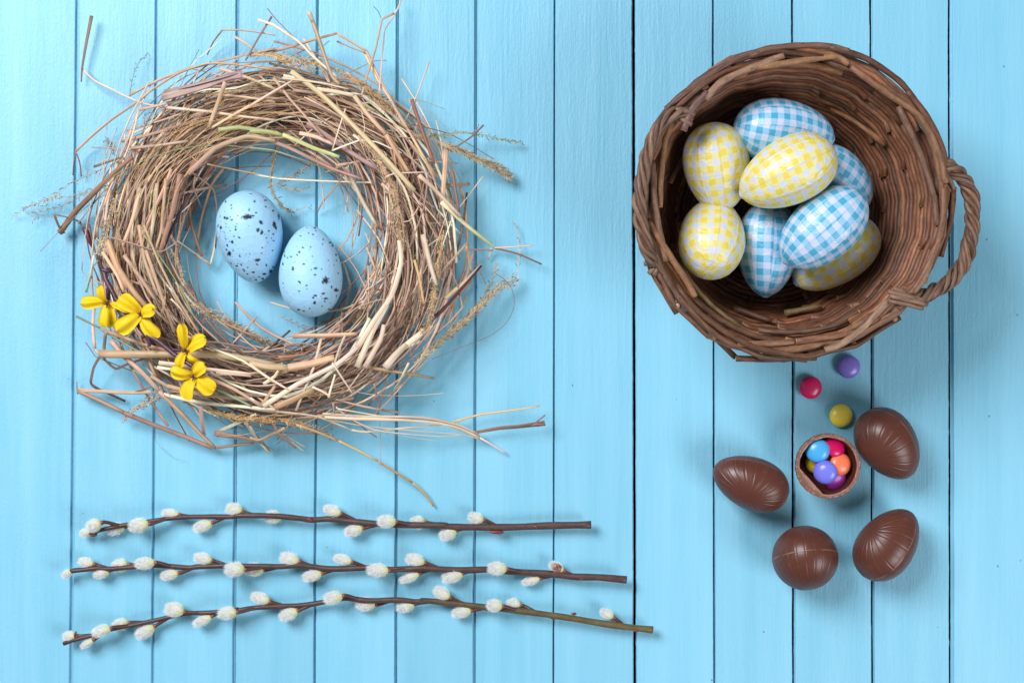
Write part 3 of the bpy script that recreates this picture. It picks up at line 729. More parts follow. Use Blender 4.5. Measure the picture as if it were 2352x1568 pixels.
s1([(1180,1090),(1350,930),(1500,870),(1560,858),(1725,885)], 32, (196,162,130), z=(35,36), flat=.7); s2([(0,835),(250,930),(500,1050),(700,1120)], 26, PK, z=(36,30), flat=.6)
s1([(1130,1090),(1090,1300),(1040,1470),(1000,1600)], 34, (146,114,92), z=(34,30), flat=.35); s1([(1190,1210),(1120,1350),(1050,1500),(1010,1600)], 20, D_, z=(28,26), flat=.35)
s1([(985,1150),(960,1400),(930,1560)], 25, P_, dz=3, flat=.6); s1([(1040,1120),(1010,1450),(960,1600)], 22, T_, dz=3, flat=.6); s1([(920,1130),(905,1430),(950,1568)], 14, GR, dz=4)
s1([(880,1180),(830,1380),(770,1540)], 24, (214,190,146), dz=3, flat=.4); s1([(1075,1060),(1020,1200),(860,1540)], 20, T_, dz=3)
s1([(1200,1080),(1340,1190),(1365,1350),(1350,1560)], 13, GR, z=(28,10)); s3([(1300,0),(1280,150),(1257,237)], 15, P_, z=(12,8)); s3([(1257,237),(1150,160),(1058,94)], 14, P_, z=(8,16))
s1([(1420,1160),(1250,1190),(1160,1210)], 20, T_, z=(10,20)); s1([(1710,960),(1600,1060),(1400,1200),(1230,1255)], 9, GR, z=(14,10))
s1([(1230,1090),(1215,1180),(1280,1340)], 12, GR, z=(24,10)); s1([(1400,1060),(1330,1160),(1270,1350),(1230,1560)], 20, (150,124,100), z=(20,10), flat=.4)
s1([(1300,1030),(1450,1060),(1700,1110)], 10, Y_, z=(20,12)); s2([(0,1088),(180,1120),(450,1135),(760,1145)], 12, P_, z=(12,20))
s2([(370,75),(395,140)], 30, (204,180,158), z=(36,34), flat=.95); s2([(395,140),(450,300),(510,470),(560,530)], 26, T_, z=(34,34), flat=.9)
s2([(50,125),(150,160),(300,260),(400,360),(540,480)], 17, P_, z=(26,34)); s2([(110,55),(170,130),(290,250)], 7, B_, z=(20,26))
s2([(945,0),(935,40),(895,110),(845,190),(830,350),(805,650)], 12, P_, z=(8,26), tension=.15); s2([(905,85),(828,122),(790,300),(740,460),(700,600)], 15, PK, z=(20,32), tension=.12); s2([(775,40),(805,75),(822,115)], 4, D_, z=(22,20))
s2([(545,260),(640,300),(720,330)], 12, T_, z=(18,24)); s2([(730,320),(790,450),(870,600),(930,720),(1000,830),(1100,1000),(1160,1140)], 19, T_, z=(24,34), flat=.8)
s2([(720,335),(800,500),(870,610),(960,760),(1050,920),(1140,1080)], 17, (206,182,148), z=(22,34), flat=.8)
s2([(260,450),(430,580),(600,740),(760,900),(900,1050),(1030,1195)], 34, (210,188,150), z=(34,42), flat=.9, jc=0)
s2([(420,560),(530,575),(650,600)], 28, P_, z=(34,38), flat=.9); s2([(655,602),(740,720),(850,840)], 30, (208,180,142), z=(38,39), flat=.9); s2([(855,845),(920,960),(1000,1090)], 27, T_, z=(39,38), flat=.9)
s2([(1015,625),(1060,760),(1110,900),(1155,1030)], 24, (140,100,76), z=(34,36), flat=.9); 
s2([(1060,1100),(1150,1180),(1320,1360)], 30, (220,192,160), z=(40,32), flat=.9); s4([(930,-10),(1060,-10)], 2, P_, z=20)
s4([(1000,-120),(1130,0),(1265,108)], 26, (220,196,164), z=(32,8), flat=.9, taper=(1,.7))
s4([(1265,120),(1370,115),(1485,105)], 8, T_, z=(7,9)); s4([(1280,120),(1400,150),(1525,205)], 11, B_, z=(7,9)); s4([(1265,110),(1245,180)], 9, P_, z=(8,3)); s4([(1140,130),(1200,128),(1270,132)], 10, GR, z=(14,6))
s2([(600,680),(560,800),(515,945)], 10, P_, z=(38,38)); s2([(515,945),(600,912),(690,880),(790,890),(950,960)], 11, P_, z=(38,38), tension=.2); s2([(700,880),(720,800),(700,700)],6,P_,z=(38,40))
s2([(420,1330),(460,1260),(530,1180),(620,1040)], 16, PK, z=(4,24), flat=.3, taper=(.7,1)); s2([(600,1050),(650,1150),(720,1290),(790,1410)], 28, P_, z=(30,16), flat=.45); s2([(790,1410),(850,1455),(930,1510)], 24, T_, z=(16,12), flat=.45)
s2([(1230,940),(1220,1100),(1208,1240)], 34, T_, dz=2, flat=.35); s2([(1270,1075),(1290,1200),(1312,1330)], 20, B_, z=(30,30), flat=.9); s2([(1375,1155),(1290,1160),(1210,1168)], 24, T_, z=(12,20))
s2([(1465,785),(1400,850),(1320,905),(1245,945)], 12, B_, z=(12,24), flat=.35); s2([(1435,780),(1420,820)],5,B_,z=(12,12)); s2([(940,765),(1100,800),(1250,840),(1400,920),(1530,1000)], 6, B_, z=(24,8))
s2([(1000,620),(1100,640),(1220,685)], 4, T_, z=(18,5)); s2([(1040,650),(1150,720),(1210,780),(1240,830)], 3.5, T_, z=(18,8))
s2([(150,490),(250,620),(340,720),(450,850)], 17, PK, z=(38,38), flat=.4); s2([(200,490),(450,520),(620,560)], 13, P_, z=(38,36))
s2([(360,770),(480,850),(620,950),(800,1060)], 34, (170,136,126), z=(32,32), flat=.6); s2([(180,870),(150,1000),(130,1150)], 16, GR, z=(22,8), flat=.4)
s2([(850,1110),(900,1090),(950,1085),(1100,1080)], 9, P_, z=(40,40)); s2([(1120,1080),(1090,1300),(1000,1560)], 12, GR, z=(38,36)); s2([(840,1160),(850,1300),(870,1390),(1000,1385),(1060,1290)], 8, P_, z=(24,34))
s2([(310,835),(420,860),(520,905)], 26, P_, z=(34,33), flat=.3); s2([(540,1040),(620,1025)],22,T_,z=(34,36),flat=.6)
# lower left and bottom
s3([(590,768),(700,768),(800,770)], 50, (186,150,128), z=(24,32), flat=.35); s3([(600,768),(800,772),(1000,772),(1300,775),(1500,808),(1643,838)], 48, (196,160,124), z=(28,36), flat=.85, jc=0)
s4([(0,722),(100,740),(200,745)], 44, (204,172,138), z=(36,37), flat=.85); s4([(200,745),(330,722),(440,690)], 42, T_, z=(37,37), flat=.8, taper=(1,.8))
s3([(465,990),(600,1050),(740,1120)], 28, (172,140,122), z=(8,12), flat=.9); s3([(740,1120),(900,1185),(1100,1260),(1270,1330)], 30, (166,132,120), z=(12,8), flat=.9)
s3([(465,985),(650,995),(800,1000),(900,995)], 24, T_, z=(8,22), flat=.5); s3([(458,935),(462,1010)],8,GR,z=(5,5)); s3([(790,1003),(900,965)],14,GR,z=(16,22))
s3([(665,690),(740,780),(850,880),(950,990)], 34, PK, z=(20,26), flat=.85); s3([(950,990),(1080,1120),(1200,1250),(1280,1325)], 30, (172,140,124), z=(26,8), flat=.85)
s3([(1280,1330),(1400,1315),(1520,1300)], 18, B_, z=(8,10), flat=.5); s3([(1278,1240),(1400,1262),(1548,1290)], 34, (168,136,116), z=(14,12), flat=.5); s3([(1548,1290),(1643,1240),(1700,1210)], 24, T_, z=(12,20))
s3([(1460,1170),(1530,1270),(1610,1362)], 18, P_, z=(22,6)); s3([(1200,1085),(1205,1170),(1222,1250)], 26, PK, z=(26,8), flat=.4); s3([(1310,1230),(1420,1180),(1530,1130)], 22, P_, z=(12,24))
s3([(600,778),(560,850),(543,930),(548,955)], 18, (124,100,86), z=(20,10), flat=.2); s3([(548,955),(600,985),(650,1005),(750,1052)], 18, (112,92,78), z=(10,4), flat=.2)
s3([(457,545),(600,615)], 15, GG, z=(14,20), flat=.8); s3([(600,620),(850,710),(1060,762)], 20, T_, z=(22,36)); s3([(600,620),(800,740),(950,805)], 14, GG, z=(18,26)); s3([(1270,970),(1420,1040),(1500,1080)], 15, GG, z=(32,32))
s3([(565,430),(556,600),(567,740)], 22, P_, z=(20,18), flat=.5); s3([(567,740),(590,765),(625,755)],12,T_,z=(18,22)); s3([(632,640),(622,720),(622,800)], 22, GR, z=(20,14), flat=.3)
s3([(622,800),(690,858),(760,830),(880,792)], 16, B_, z=(16,26), flat=.25); s3([(560,180),(540,300),(515,400)], 15, P_, z=(24,12), flat=.8, taper=(.6,1)); s3([(512,700),(540,740),(570,785),(620,805),(810,880)], 7, B_, z=(8,14))
s3([(640,90),(700,250),(760,380)], 44, (186,150,112), dz=2, flat=.5); s3([(612,160),(700,300),(740,400)], 22, T_, dz=3); s3([(700,250),(800,400),(900,520)], 38, (182,146,116), dz=2, flat=.5)
s3([(740,180),(850,330),(930,450)], 26, PK, dz=3); s3([(830,0),(860,200),(940,420)], 24, T_, dz=3); s3([(870,150),(950,380),(1040,640)], 24, T_, dz=3)
s3([(860,0),(940,200),(1050,420),(1190,650)], 14, T_, z=(38,26)); s3([(860,60),(950,180),(1050,330),(1160,545)], 8, (156,170,110), z=(38,22))
s3([(950,822),(1100,840),(1250,862),(1500,892)], 28, P_, z=(34,38), flat=.6); s3([(940,850),(1050,862)],24,P_,z=(32,34),flat=.4); s3([(1290,882),(1400,892),(1500,902)], 16, (226,210,186), z=(38,38)); s3([(1250,730),(1450,810),(1640,940)], 16, P_, z=(38,38))
s3([(980,1010),(1200,1060),(1643,1100)], 22, P_, z=(26,32), flat=.5); s3([(1220,900),(1400,980),(1560,1080)], 22, PK, z=(38,34)); s3([(1560,1080),(1643,960)], 20, T_, z=(34,38))
s3([(1000,960),(1200,1010),(1500,1040)], 26, T_, dz=2); s3([(900,900),(1050,990),(1200,1000)], 22, PK, dz=1); s3([(1060,690),(1300,700),(1500,740),(1643,775)], 12, B_, z=(34,34))
s3([(1020,440),(1080,500),(1135,588)], 12, P_, z=(28,20)); s3([(650,70),(820,120),(960,160),(1060,100)],9,GR,z=(34,32)); s3([(990,480),(1080,590),(1090,500)],5,B_,z=(30,28))
# bottom right and right
s4([(225,577),(400,577),(560,570)], 27, (196,158,128), z=(24,36), flat=.8); s4([(1210,212),(1100,340),(1000,450),(900,540)], 22, D_, z=(22,36), flat=.7, taper=(.5,1.1)); s4([(1210,205),(1130,290),(1020,382)], 24, T_, z=(20,28), flat=.5, taper=(.4,1))
s4([(0,955),(150,975),(350,1000),(530,1070)], 13, (226,200,176), z=(32,22)); s4([(530,1070),(610,1080),(800,1060),(1000,1045)], 11, (224,200,160), z=(22,12))
s4([(390,1000),(550,1010),(800,1015),(980,1030),(1100,1060),(1200,1110)], 20, (222,196,164), z=(28,8), flat=.5, taper=(1.1,.8)); s4([(1200,1110),(1270,1150),(1338,1192)], 10, P_, z=(8,3))
s4([(1060,1028),(1200,990),(1350,970),(1515,945)], 12, Y_, z=(9,14)); s4([(1180,1080),(1300,1058),(1400,1050),(1540,1028)], 18, (150,118,98), z=(8,12), flat=.35, taper=(.7,1.3)); s4([(1490,1034),(1543,992)],9,B_,z=(12,13)); s4([(1480,1040),(1545,1040)],9,GR,z=(12,12))
s4([(450,950),(520,1010),(650,1070),(800,1090),(1000,1105),(1130,1095)], 8, (206,190,180), z=(28,8)); s4([(700,1080),(850,1110),(980,1128)],3,P_,z=(18,6)); s4([(520,1010),(600,1065),(662,1108)],8,GR,z=(24,8))
s4([(240,1040),(350,1080),(460,1125)], 16, Y_, z=(24,16), flat=.9); s4([(462,1126),(560,1175),(668,1232)], 12, (200,160,108), z=(16,10), flat=.9); s4([(668,1232),(760,1290),(850,1345)], 13, (190,150,100), z=(10,6), flat=.9); s4([(850,1345),(910,1400),(960,1468)], 13, (206,172,116), z=(6,3), flat=.9)
s4([(600,740),(750,765),(850,780),(960,800)], 19, (178,146,112), z=(34,12), flat=.9, taper=(1,.75))
s4([(70,945),(250,830),(450,730),(560,640)], 28, P_, z=(34,40), flat=.6); s4([(560,640),(650,500),(740,370),(790,200),(780,80)], 30, P_, z=(40,38), flat=.6)
s4([(560,742),(640,560),(720,420)], 34, P_, z=(40,40), flat=.4); s4([(600,742),(680,600),(700,520)],28,(214,190,168),z=(41,40),flat=.4); s4([(372,595),(330,750),(240,970)], 15, P_, z=(36,36)); s4([(800,640),(900,560),(950,520)], 32, P_, z=(36,36), flat=.6)
s4([(705,745),(760,680),(820,622)], 40, (208,186,170), z=(37,38), flat=.3); s4([(860,182),(890,300),(908,412)], 14, Y_, z=(40,40)); s4([(905,50),(940,200),(975,315)], 28, (222,200,178), z=(40,40), flat=.9)
s4([(430,720),(490,810),(540,885)], 10, P_, z=(40,30)); s4([(500,572),(465,650),(430,760)],12,P_,z=(38,38)); s4([(1130,100),(1145,180),(1155,245)], 16, T_, z=(26,22)); s4([(1140,90),(1050,190),(950,300)],13,T_,z=(30,36))
s4([(1280,250),(1330,285),(1370,340),(1380,420),(1340,510),(1250,580),(1100,640),(950,700)], 3.2, B_, z=(12,26), flat=1, sub=5, tension=.5); s4([(830,720),(790,800),(740,885)], 13, P_, z=(34,12)); s4([(620,940),(660,895),(710,850)], 13, PK, z=(10,24)); s4([(650,830),(660,880),(670,920)],11,T_,z=(24,12))
s4([(400,560),(500,480),(560,430),(680,390),(740,405)],8,PK,z=(20,36)); s4([(640,0),(620,150),(605,285)],10,GR,z=(28,10)); s4([(610,115),(650,220),(690,330)],12,T_,z=(18,14)); s4([(740,190),(690,250),(640,330),(590,420),(545,490)],8,GR,z=(30,14),flat=.3)
s4([(610,285),(690,350)],8,B_,z=(12,16)); s4([(720,0),(735,110),(720,260)],9,B_,z=(28,18)); s4([(0,1050),(40,1120),(100,1192)], 12, P_, z=(18,6)); s4([(110,1020),(150,1090),(240,1165)],18,PK,z=(24,8),flat=.4); s4([(150,1075),(220,1120),(288,1160)],7,P_,z=(14,8)); s4([(200,1120),(280,1180)],6,P_,z=(10,6)); s4([(0,1110),(50,1122),(150,1075)],14,PK,z=(16,18)); s4([(145,1118),(200,1045)],8,Y_,z=(12,24))
s4([(0,690),(120,690),(300,620),(430,600)],8,B_,z=(18,14)); s4([(145,692),(220,685),(305,672)],18,(176,130,100),z=(24,20)); s4([(90,650),(150,600),(210,550)],14,B_,z=(14,8)); s4([(270,650),(300,660)],20,GR,z=(18,14),flat=.3)
s4([(170,625),(250,618),(320,625),(390,690),(440,770)],8,GR,z=(18,30),flat=.3); s4([(435,930),(440,1000),(430,1070)],10,PK,z=(24,12)); s4([(540,925),(440,950),(350,975)],9,GR,z=(12,24))
s4([(0,730),(100,800),(200,860)],14,P_,z=(38,38)); s4([(70,830),(130,790),(170,720)],18,P_,z=(38,36),flat=.4); s4([(325,845),(380,870),(420,895)],14,P_,z=(38,34)); s4([(410,900),(430,830),(445,780)],12,P_,z=(36,38)); s4([(130,950),(230,910),(330,860)],34,(182,146,118),z=(34,34),flat=.6)
s4([(1095,360),(1110,430),(1050,500),(980,560)],8,PK,z=(24,30),tension=.15); s4([(1030,190),(1070,280),(1100,370)],8,T_,z=(30,24)); s4([(0,905),(60,945)],18,P_,z=(34,33))
s4([(380,985),(600,998),(900,1004),(1080,1040),(1195,1092)], 13, P_, z=(30,9), flat=.4); s4([(400,1015),(620,1052),(900,1078),(1120,1096),(1210,1122)], 7, (214,196,176), z=(26,7)); s4([(1180,1085),(1300,1066),(1420,1056),(1545,1044)], 10, (160,128,106), z=(8,10), flat=.4)
s4([(1100,1062),(1180,1092),(1225,1128)], 14, (214,192,168), z=(10,6), flat=.4); s4([(460,960),(700,1000),(1000,1040),(1100,1075)], 8, P_, z=(28,10))
n_dig = straw_objs

def fill(n, lenr, wr, cols, zr, part, ang_sd=0.16, rho_sd=0.5, follow=0.75, theta=None):
    for _ in range(n):
        th = rng.random() * 2 * math.pi if theta is None else theta[0] + (theta[1] - theta[0]) * rng.random()
        q = np.clip(rng.normal() * rho_sd, -0.98, 0.98); z01 = zr[0] + (zr[1] - zr[0]) * rng.random()
        hz = math.sqrt(1 - q * q)
        z = 17 + (z01 * 2 - 1) * 15 * hz; z = max(2.0, z)
        L = lenr[0] + (lenr[1] - lenr[0]) * rng.random(); slope = rng.normal() * ang_sd; tz = rng.normal() * .06
        fo = follow + .2 * rng.normal(); pts = []
        rad = NR + q * 105; m = 6; kink = rng.integers(1, m - 1) if rng.random() < .35 else -1; kd = rng.normal() * .35
        x = NC[0] + rad * math.cos(th); y = NC[1] + rad * math.sin(th) * 1.005
        dirn = th + math.pi / 2 + slope; pts = [(x, y)]
        half = L / S / (m - 1)
        def walk(sgn):
            d = dirn if sgn > 0 else dirn + math.pi; X, Y = x, y; o = []
            for i in range((m - 1) // 2 + 1):
                d += sgn * fo * half / rad * 1.0 + (kd if i == kink else 0); X += math.cos(d) * half; Y += math.sin(d) * half; o.append((X, Y))
            return o
        pts = walk(-1)[::-1] + [(x, y)] + walk(1)
        c = cols[rng.integers(len(cols))]
        ww = wr[0] + (wr[1] - wr[0]) * rng.random() ** 1.6
        out = []
        for i, p_ in enumerate(pts):
            d = math.hypot(p_[0] - NC[0], p_[1] - NC[1]); qq = (d - NR) / 118
            zl = 16 + 14 * math.sqrt(1 - qq * qq) if abs(qq) < 1 else 12
            out.append((*p_, max(1.6, min(zl, z + tz * L * (i / len(pts) - .5)))))
        p3 = catmull(np.array([P(*o) for o in out]), 2, .4)
        cc = jitcol(c, .10); mb = MB() if part else SM
        tube(mb, p3, ww / 2 * S * MM * np.linspace(1, .8, len(p3)), 6, cc, flat=rng.choice([.35, .6, .9]), twist=rng.normal() * .6, vs=60, capcol=tuple(min(1, v * 1.2) for v in cc))
        if part:
            mb.build("straw", M_straw, nest, origin=p3[len(p3) // 2])
cols_main = [T_, T_, PK, PK, P_, P_, GR, (198,164,138), (212,184,162), (168,134,116), (218,192,170), B_, (116,82,68)]
fill(300 - n_dig - 6, (65, 130), (3.5, 8.5), cols_main, (.72, 1.0), True, rho_sd=.42, ang_sd=.13, follow=.85)
fill(560, (60, 125), (2.6, 7.5), cols_main + [B_, (130, 98, 78)], (0.0, .85), False, rho_sd=.42, ang_sd=.15, follow=.8)
fill(130, (40, 85), (1.4, 3.4), cols_main, (.5, 1.0), False, ang_sd=.35, rho_sd=.5, follow=.5)
fill(60, (25, 55), (2.5, 7), [P_, T_, PK], (.4, .95), False, ang_sd=.7, rho_sd=.55, follow=.2)
fill(16, (35, 70), (1.5, 4), [T_, PK, GR], (.2, .6), False, ang_sd=.8, rho_sd=.7, follow=.1)

# fine golden grass heads
GM = MB()
def sprig(mb, pts, col, w=1.6, side=6.0, step=5.0, z=None, crp=None, spread=.6, grain=True, hair=False, dz=0, density=1, curl=.35, flutter=1.0, dark=None):
    p = catmull(straw_path(pts, crp, dz, z), 6, .5)
    d = np.concatenate([[0], np.cumsum(np.linalg.norm(np.diff(p, axis=0), axis=1))]); tot = d[-1]
    n = max(3, int(tot / (step * S * MM))); u = np.linspace(0, tot, n)
    q = np.stack([np.interp(u, d, p[:, i]) for i in range(3)], -1)
    cc = jitcol(col, .05); tube(mb, q, w / 2 * S * MM * np.linspace(1, .45, n), 4, cc)
    t, a, b = frames(q)
    for i in range(1, n):
        for _ in range(density):
            f = i / n; sg = rng.choice([-1, 1]); ln = side * S * MM * (0.5 + .8 * rng.random()) * (1 - .4 * f)
            dr = t[i] * (1 - spread) + a[i] * sg * spread * (.5 + rng.random()) + b[i] * rng.normal() * .3; dr /= np.linalg.norm(dr)
            e0 = q[i]; mid = e0 + dr * ln * .5 + np.array([rng.normal(), rng.normal(), rng.normal() * .5]) * ln * curl * .3; e1 = mid + (dr + np.array([rng.normal(), rng.normal(), 0]) * curl) * ln * .5
            for e in (mid, e1): e[2] = max(e[2], .0006)
            c2 = jitcol(dark if (dark and rng.random() < .3) else col, .12)
            tube(mb, [e0, mid, e1], np.array([.4, .35, .15]) * w * S * MM, 3, c2)
            if grain and rng.random() < .8:
                gl = 2.2 * flutter * S * MM * (1 + rng.random()); g1 = e1 + (dr + rng.normal(size=3) * .3) * gl * 1.6
                tube(mb, [e1, (e1 + g1) / 2, g1], np.array([.3, 1.15, .1]) * .75 * S * MM * flutter, 4, c2)
            if hair:
                for _h in range(3):
                    h1 = e1 + (dr * .6 + rng.normal(size=3) * .7) * 7 * S * MM; h1[2] = max(h1[2], .0006)
                    tube(mb, [e1, h1], np.array([.16, .05]) * S * MM, 3, lin(232, 224, 206)[:3])
GOLD = (222, 180, 120)
def golden(n, path_fn, L, side=4, w=1.3):
    for _ in range(n):
        pts = path_fn(); sprig(GM, pts, GOLD if rng.random() < .7 else (204, 168, 124), w=w, side=side, step=5.5, spread=.45, grain=rng.random() < .3, dz=rng.random() * 6 + 1, curl=.8, flutter=.6)
def arc_path(th0, th1, rq, Lr):
    def f():
        th = math.radians(th0 + (th1 - th0) * rng.random()); r = NR + rq[0] + (rq[1] - rq[0]) * rng.random(); L = Lr[0] + (Lr[1] - Lr[0]) * rng.random()
        n = 5; dr = rng.normal() * 14; sgn = rng.choice([-1, 1])
        return [(NC[0] + (r + dr * (i / n)) * math.cos(th + sgn * L / r * i / n), NC[1] + (r + dr * (i / n)) * math.sin(th + sgn * L / r * i / n)) for i in range(n + 1)]
    return f
golden(80, arc_path(185, 262, (-75, 40), (50, 130), ), 0)
golden(22, arc_path(262, 330, (-20, 75), (50, 110)), 0)
golden(12, arc_path(60, 130, (10, 75), (50, 110)), 0)
golden(12, arc_path(-40, 60, (-50, 60), (50, 120)), 0)
golden(12, arc_path(130, 190, (-60, 60), (50, 110)), 0)
for _ in range(14):
    x0, y0 = C2(1060 + rng.normal() * 20, 868 + rng.normal() * 16); x1, y1 = C2(1390 + 230 * rng.random(), 960 + 130 * rng.random())
    pass
HD = MB()   # feathery seed heads
def head(pts, crp, z, wid, n, col=(206,176,130), hair=True, dark=(120,84,64), side=5):
    k = W1 if crp in (C1, C2) else (W3 if crp is C3 else W4)
    for i in range(n):
        off = rng.normal(size=2) * wid * .5
        s0 = rng.random() * .45; m = len(pts)
        pp = [(p[0] + off[0] * (j / (m - 1)) ** .7 + rng.normal() * 2, p[1] + off[1] * (j / (m - 1)) ** .7 + rng.normal() * 2) for j, p in enumerate(pts)]
        st = int(s0 * m); pp = pp[st:] if len(pp) - st >= 3 else pp
        sprig(HD, pp, col, w=1.5, side=side, step=4.2, z=z, crp=crp, spread=.4, grain=True, hair=hair, flutter=1.1, dark=dark)
head([(1040,850),(1200,900),(1350,960),(1450,1010),(1540,1050),(1620,1110)], C2, (24, 8), 40, 9, col=(214,186,136))
head([(1200,890),(1350,950),(1450,1000),(1560,1030),(1650,1090)], C2, (20, 7), 30, 4, col=(198,176,130))
head([(1040,862),(1200,850),(1350,835),(1500,860),(1600,880),(1700,897)], C2, (22, 5), 6, 2, col=(186,174,104), hair=False)
head([(1060,360),(1150,470),(1280,540),(1450,620),(1620,710)], C3, (24, 9), 24, 8, col=(208,180,140))
s3([(1050,340),(1150,465),(1280,540),(1450,622),(1640,720)], 14, (206,182,156), z=(24,9), part=False)
head([(860,720),(960,640),(1050,560),(1200,430),(1300,330),(1390,290)], C4, (30, 8), 26, 7, col=(214,182,128))
head([(1100,540),(1200,400),(1260,300),(1290,210)], C4, (16, 8), 8, 2, col=(214,182,128)); head([(1200,420),(1330,300),(1400,230),(1415,120),(1390,0)], C4, (10, 4), 4, 1, hair=False)
head([(1010,30),(990,200),(975,330),(950,480),(920,560)], C4, (38, 38), 22, 8, col=(208,172,118))
head([(650,-60),(625,60),(590,160)], C3, (30, 26), 24, 8, col=(226,200,160)); head([(700,-180),(670,-80),(640,20)], C3, (32, 30), 20, 5, col=(220,190,146))
head([(172,900),(130,1120),(160,1230),(210,1300),(260,1335)], C2, (22, 5), 14, 4, col=(196,160,110), hair=False); head([(260,1335),(320,1310),(380,1298)], C2, (5, 4), 4, 1, hair=False); head([(150,1150),(250,1185),(345,1180)], C2, (10, 7), 6, 2, hair=False); head([(180,1140),(280,1100),(380,1030)], C2, (10, 12), 10, 3, hair=False)
head([(0,440),(150,480),(200,505),(300,540),(400,555)], C4, (6, 10), 4, 1, col=(180,146,104), hair=False); head([(400,550),(480,520),(560,480),(600,440)], C4, (10, 16), 8, 2, hair=False)
head([(680,850),(800,1000),(900,1190),(930,1400),(960,1540)], C2, (38, 36), 34, 8, col=(212,176,130), side=4)
head([(1240,1105),(1350,1130),(1450,1150),(1643,1160)], C3, (24, 30), 24, 8, col=GOLD, hair=False); head([(730,1180),(800,1100),(900,1040),(1000,980)], C3, (8, 26), 30, 6, col=(214,190,156), hair=False)
head([(0,1015),(150,1020),(250,1040),(420,1105)], C4, (32, 18), 14, 6, col=(212,174,126), hair=False); head([(0,340),(150,350),(300,390),(450,400)], C2, (26, 30), 40, 8, col=GOLD, hair=False)
head([(500,420),(620,480),(750,560),(880,690)], C2, (30, 32), 46, 8, col=(200,164,112), hair=False)
head([(690,1160),(500,1220),(300,1250),(180,1300),(80,1360)], C1, (20, 4), 3, 1, hair=False, col=(196,172,138)); head([(640,1060),(430,1160),(320,1250),(210,1385)], C1, (16, 4), 3, 1, hair=False, col=(196,172,138)); head([(500,1240),(380,1220),(240,1265),(130,1312)], C1, (10, 3), 3, 1, hair=False, col=(196,172,138)); head([(560,1180),(450,1270),(330,1310),(190,1345)], C1, (10, 3), 3, 1, hair=False, col=(196,172,138))
head([(825,820),(815,600),(840,450),(890,370),(925,345)], C1, (12, 3), 3, 1, hair=False, col=(150,120,90)); head([(720,980),(700,920),(660,880)], C1, (14, 4), 3, 2, hair=False, col=(150,120,90)); head([(905,790),(910,740),(940,700)], C1, (14, 6), 3, 1, hair=False, col=(150,120,90))
head([(1020,140),(1080,260),(1100,380)], C3, (22, 20), 20, 2, col=(212,184,140), hair=False); head([(975,320),(985,430),(960,560),(930,600)], C3, (34, 34), 10, 2, col=(212,184,140), hair=False)
sprig(HD, [(925,1215),(935,1290),(980,1345),(1050,1395),(1110,1408)], (150,130,100), w=.8, side=1, crp=C3, z=(4, 2), grain=False)
sprig(HD, [(1640,1380),(1680,1430),(1700,1500),(1700,1560)], (200,190,160), w=.8, side=3, crp=C2, z=(4, 3), grain=False)
SM.build("loose_straw", M_straw, nest, kind="stuff"); GM.build("fine_grass", M_straw, nest, kind="stuff"); HD.build("seed_head", M_straw, nest, kind="stuff")

# ---------------------------------------------------------------- forsythia sprig
fx, fy = CG(800, 640); sprg = empty("flower_sprig", tuple(P(fx, fy, 30)), label="artificial purple brown twig with four yellow cloth blossoms on the nest", cat="artificial flowers")
PUR = (78, 48, 62)
def stemtube(pts, w, crp, z, name="stem", parent=sprg, taper=(1, .9), col=PUR, mat=M_plastic):
    mb = MB(); p = catmull(np.array([P(*crp(*q), z if np.isscalar(z) else z[0] + (z[1] - z[0]) * i / (len(pts) - 1)) for i, q in enumerate(pts)]), 6, .5)
    n = len(p); r = w / 2 * S * MM * np.linspace(*taper, n) * (1 + .06 * np.sin(np.arange(n) * 2.4))
    tube(mb, p, r, 9, lin(*col)[:3]); return mb.build(name, mat, parent, origin=p[n // 2])
stemtube([(478, -30), (500, 60), (560, 170), (610, 270), (700, 400), (850, 560), (960, 680), (1080, 745), (1200, 840), (1300, 920), (1400, 985), (1490, 1040)], 11.5, CG, (33, 48))
stemtube([(400,-250),(440,-120),(478,-30)], 6, CG, (22, 30)); stemtube([(440,-60),(560,-40),(500,-80)],8,CG,(30,32))
stemtube([(960, 680), (985, 760), (990, 815)], 9, CG, 42); stemtube([(1250, 850), (1340, 860), (1420, 865)], 8, CG, (42, 46)); stemtube([(515,160),(520,230),(515,330)],9,CG,(34,40)); stemtube([(700,410),(800,440),(880,450)],9,CG,(36,42))
stemtube([(905, 712), (960, 690), (1030, 770)], 8, CG, 37)
mb = MB(); bp = np.array([P(*C1(*q), z) for q, z in (((520, 1430), 12), ((540, 1450), 13), ((555, 1490), 14), ((580, 1555), 14))]); bp = catmull(bp, 4)
tube(mb, bp, np.array([.3] + list(np.interp(np.linspace(0, 1, len(bp) - 1), [0, .15, .4, .8, 1], [.8, 1, 1, .75, .3]))) * 6.5 * S * MM, 12, lin(92, 46, 60)[:3]); mb.build("bud", M_plastic, sprg, origin=bp[5])
stemtube([(480,1380),(505,1395),(522,1435)],3.5,C1,(10,12),col=(110,84,80))
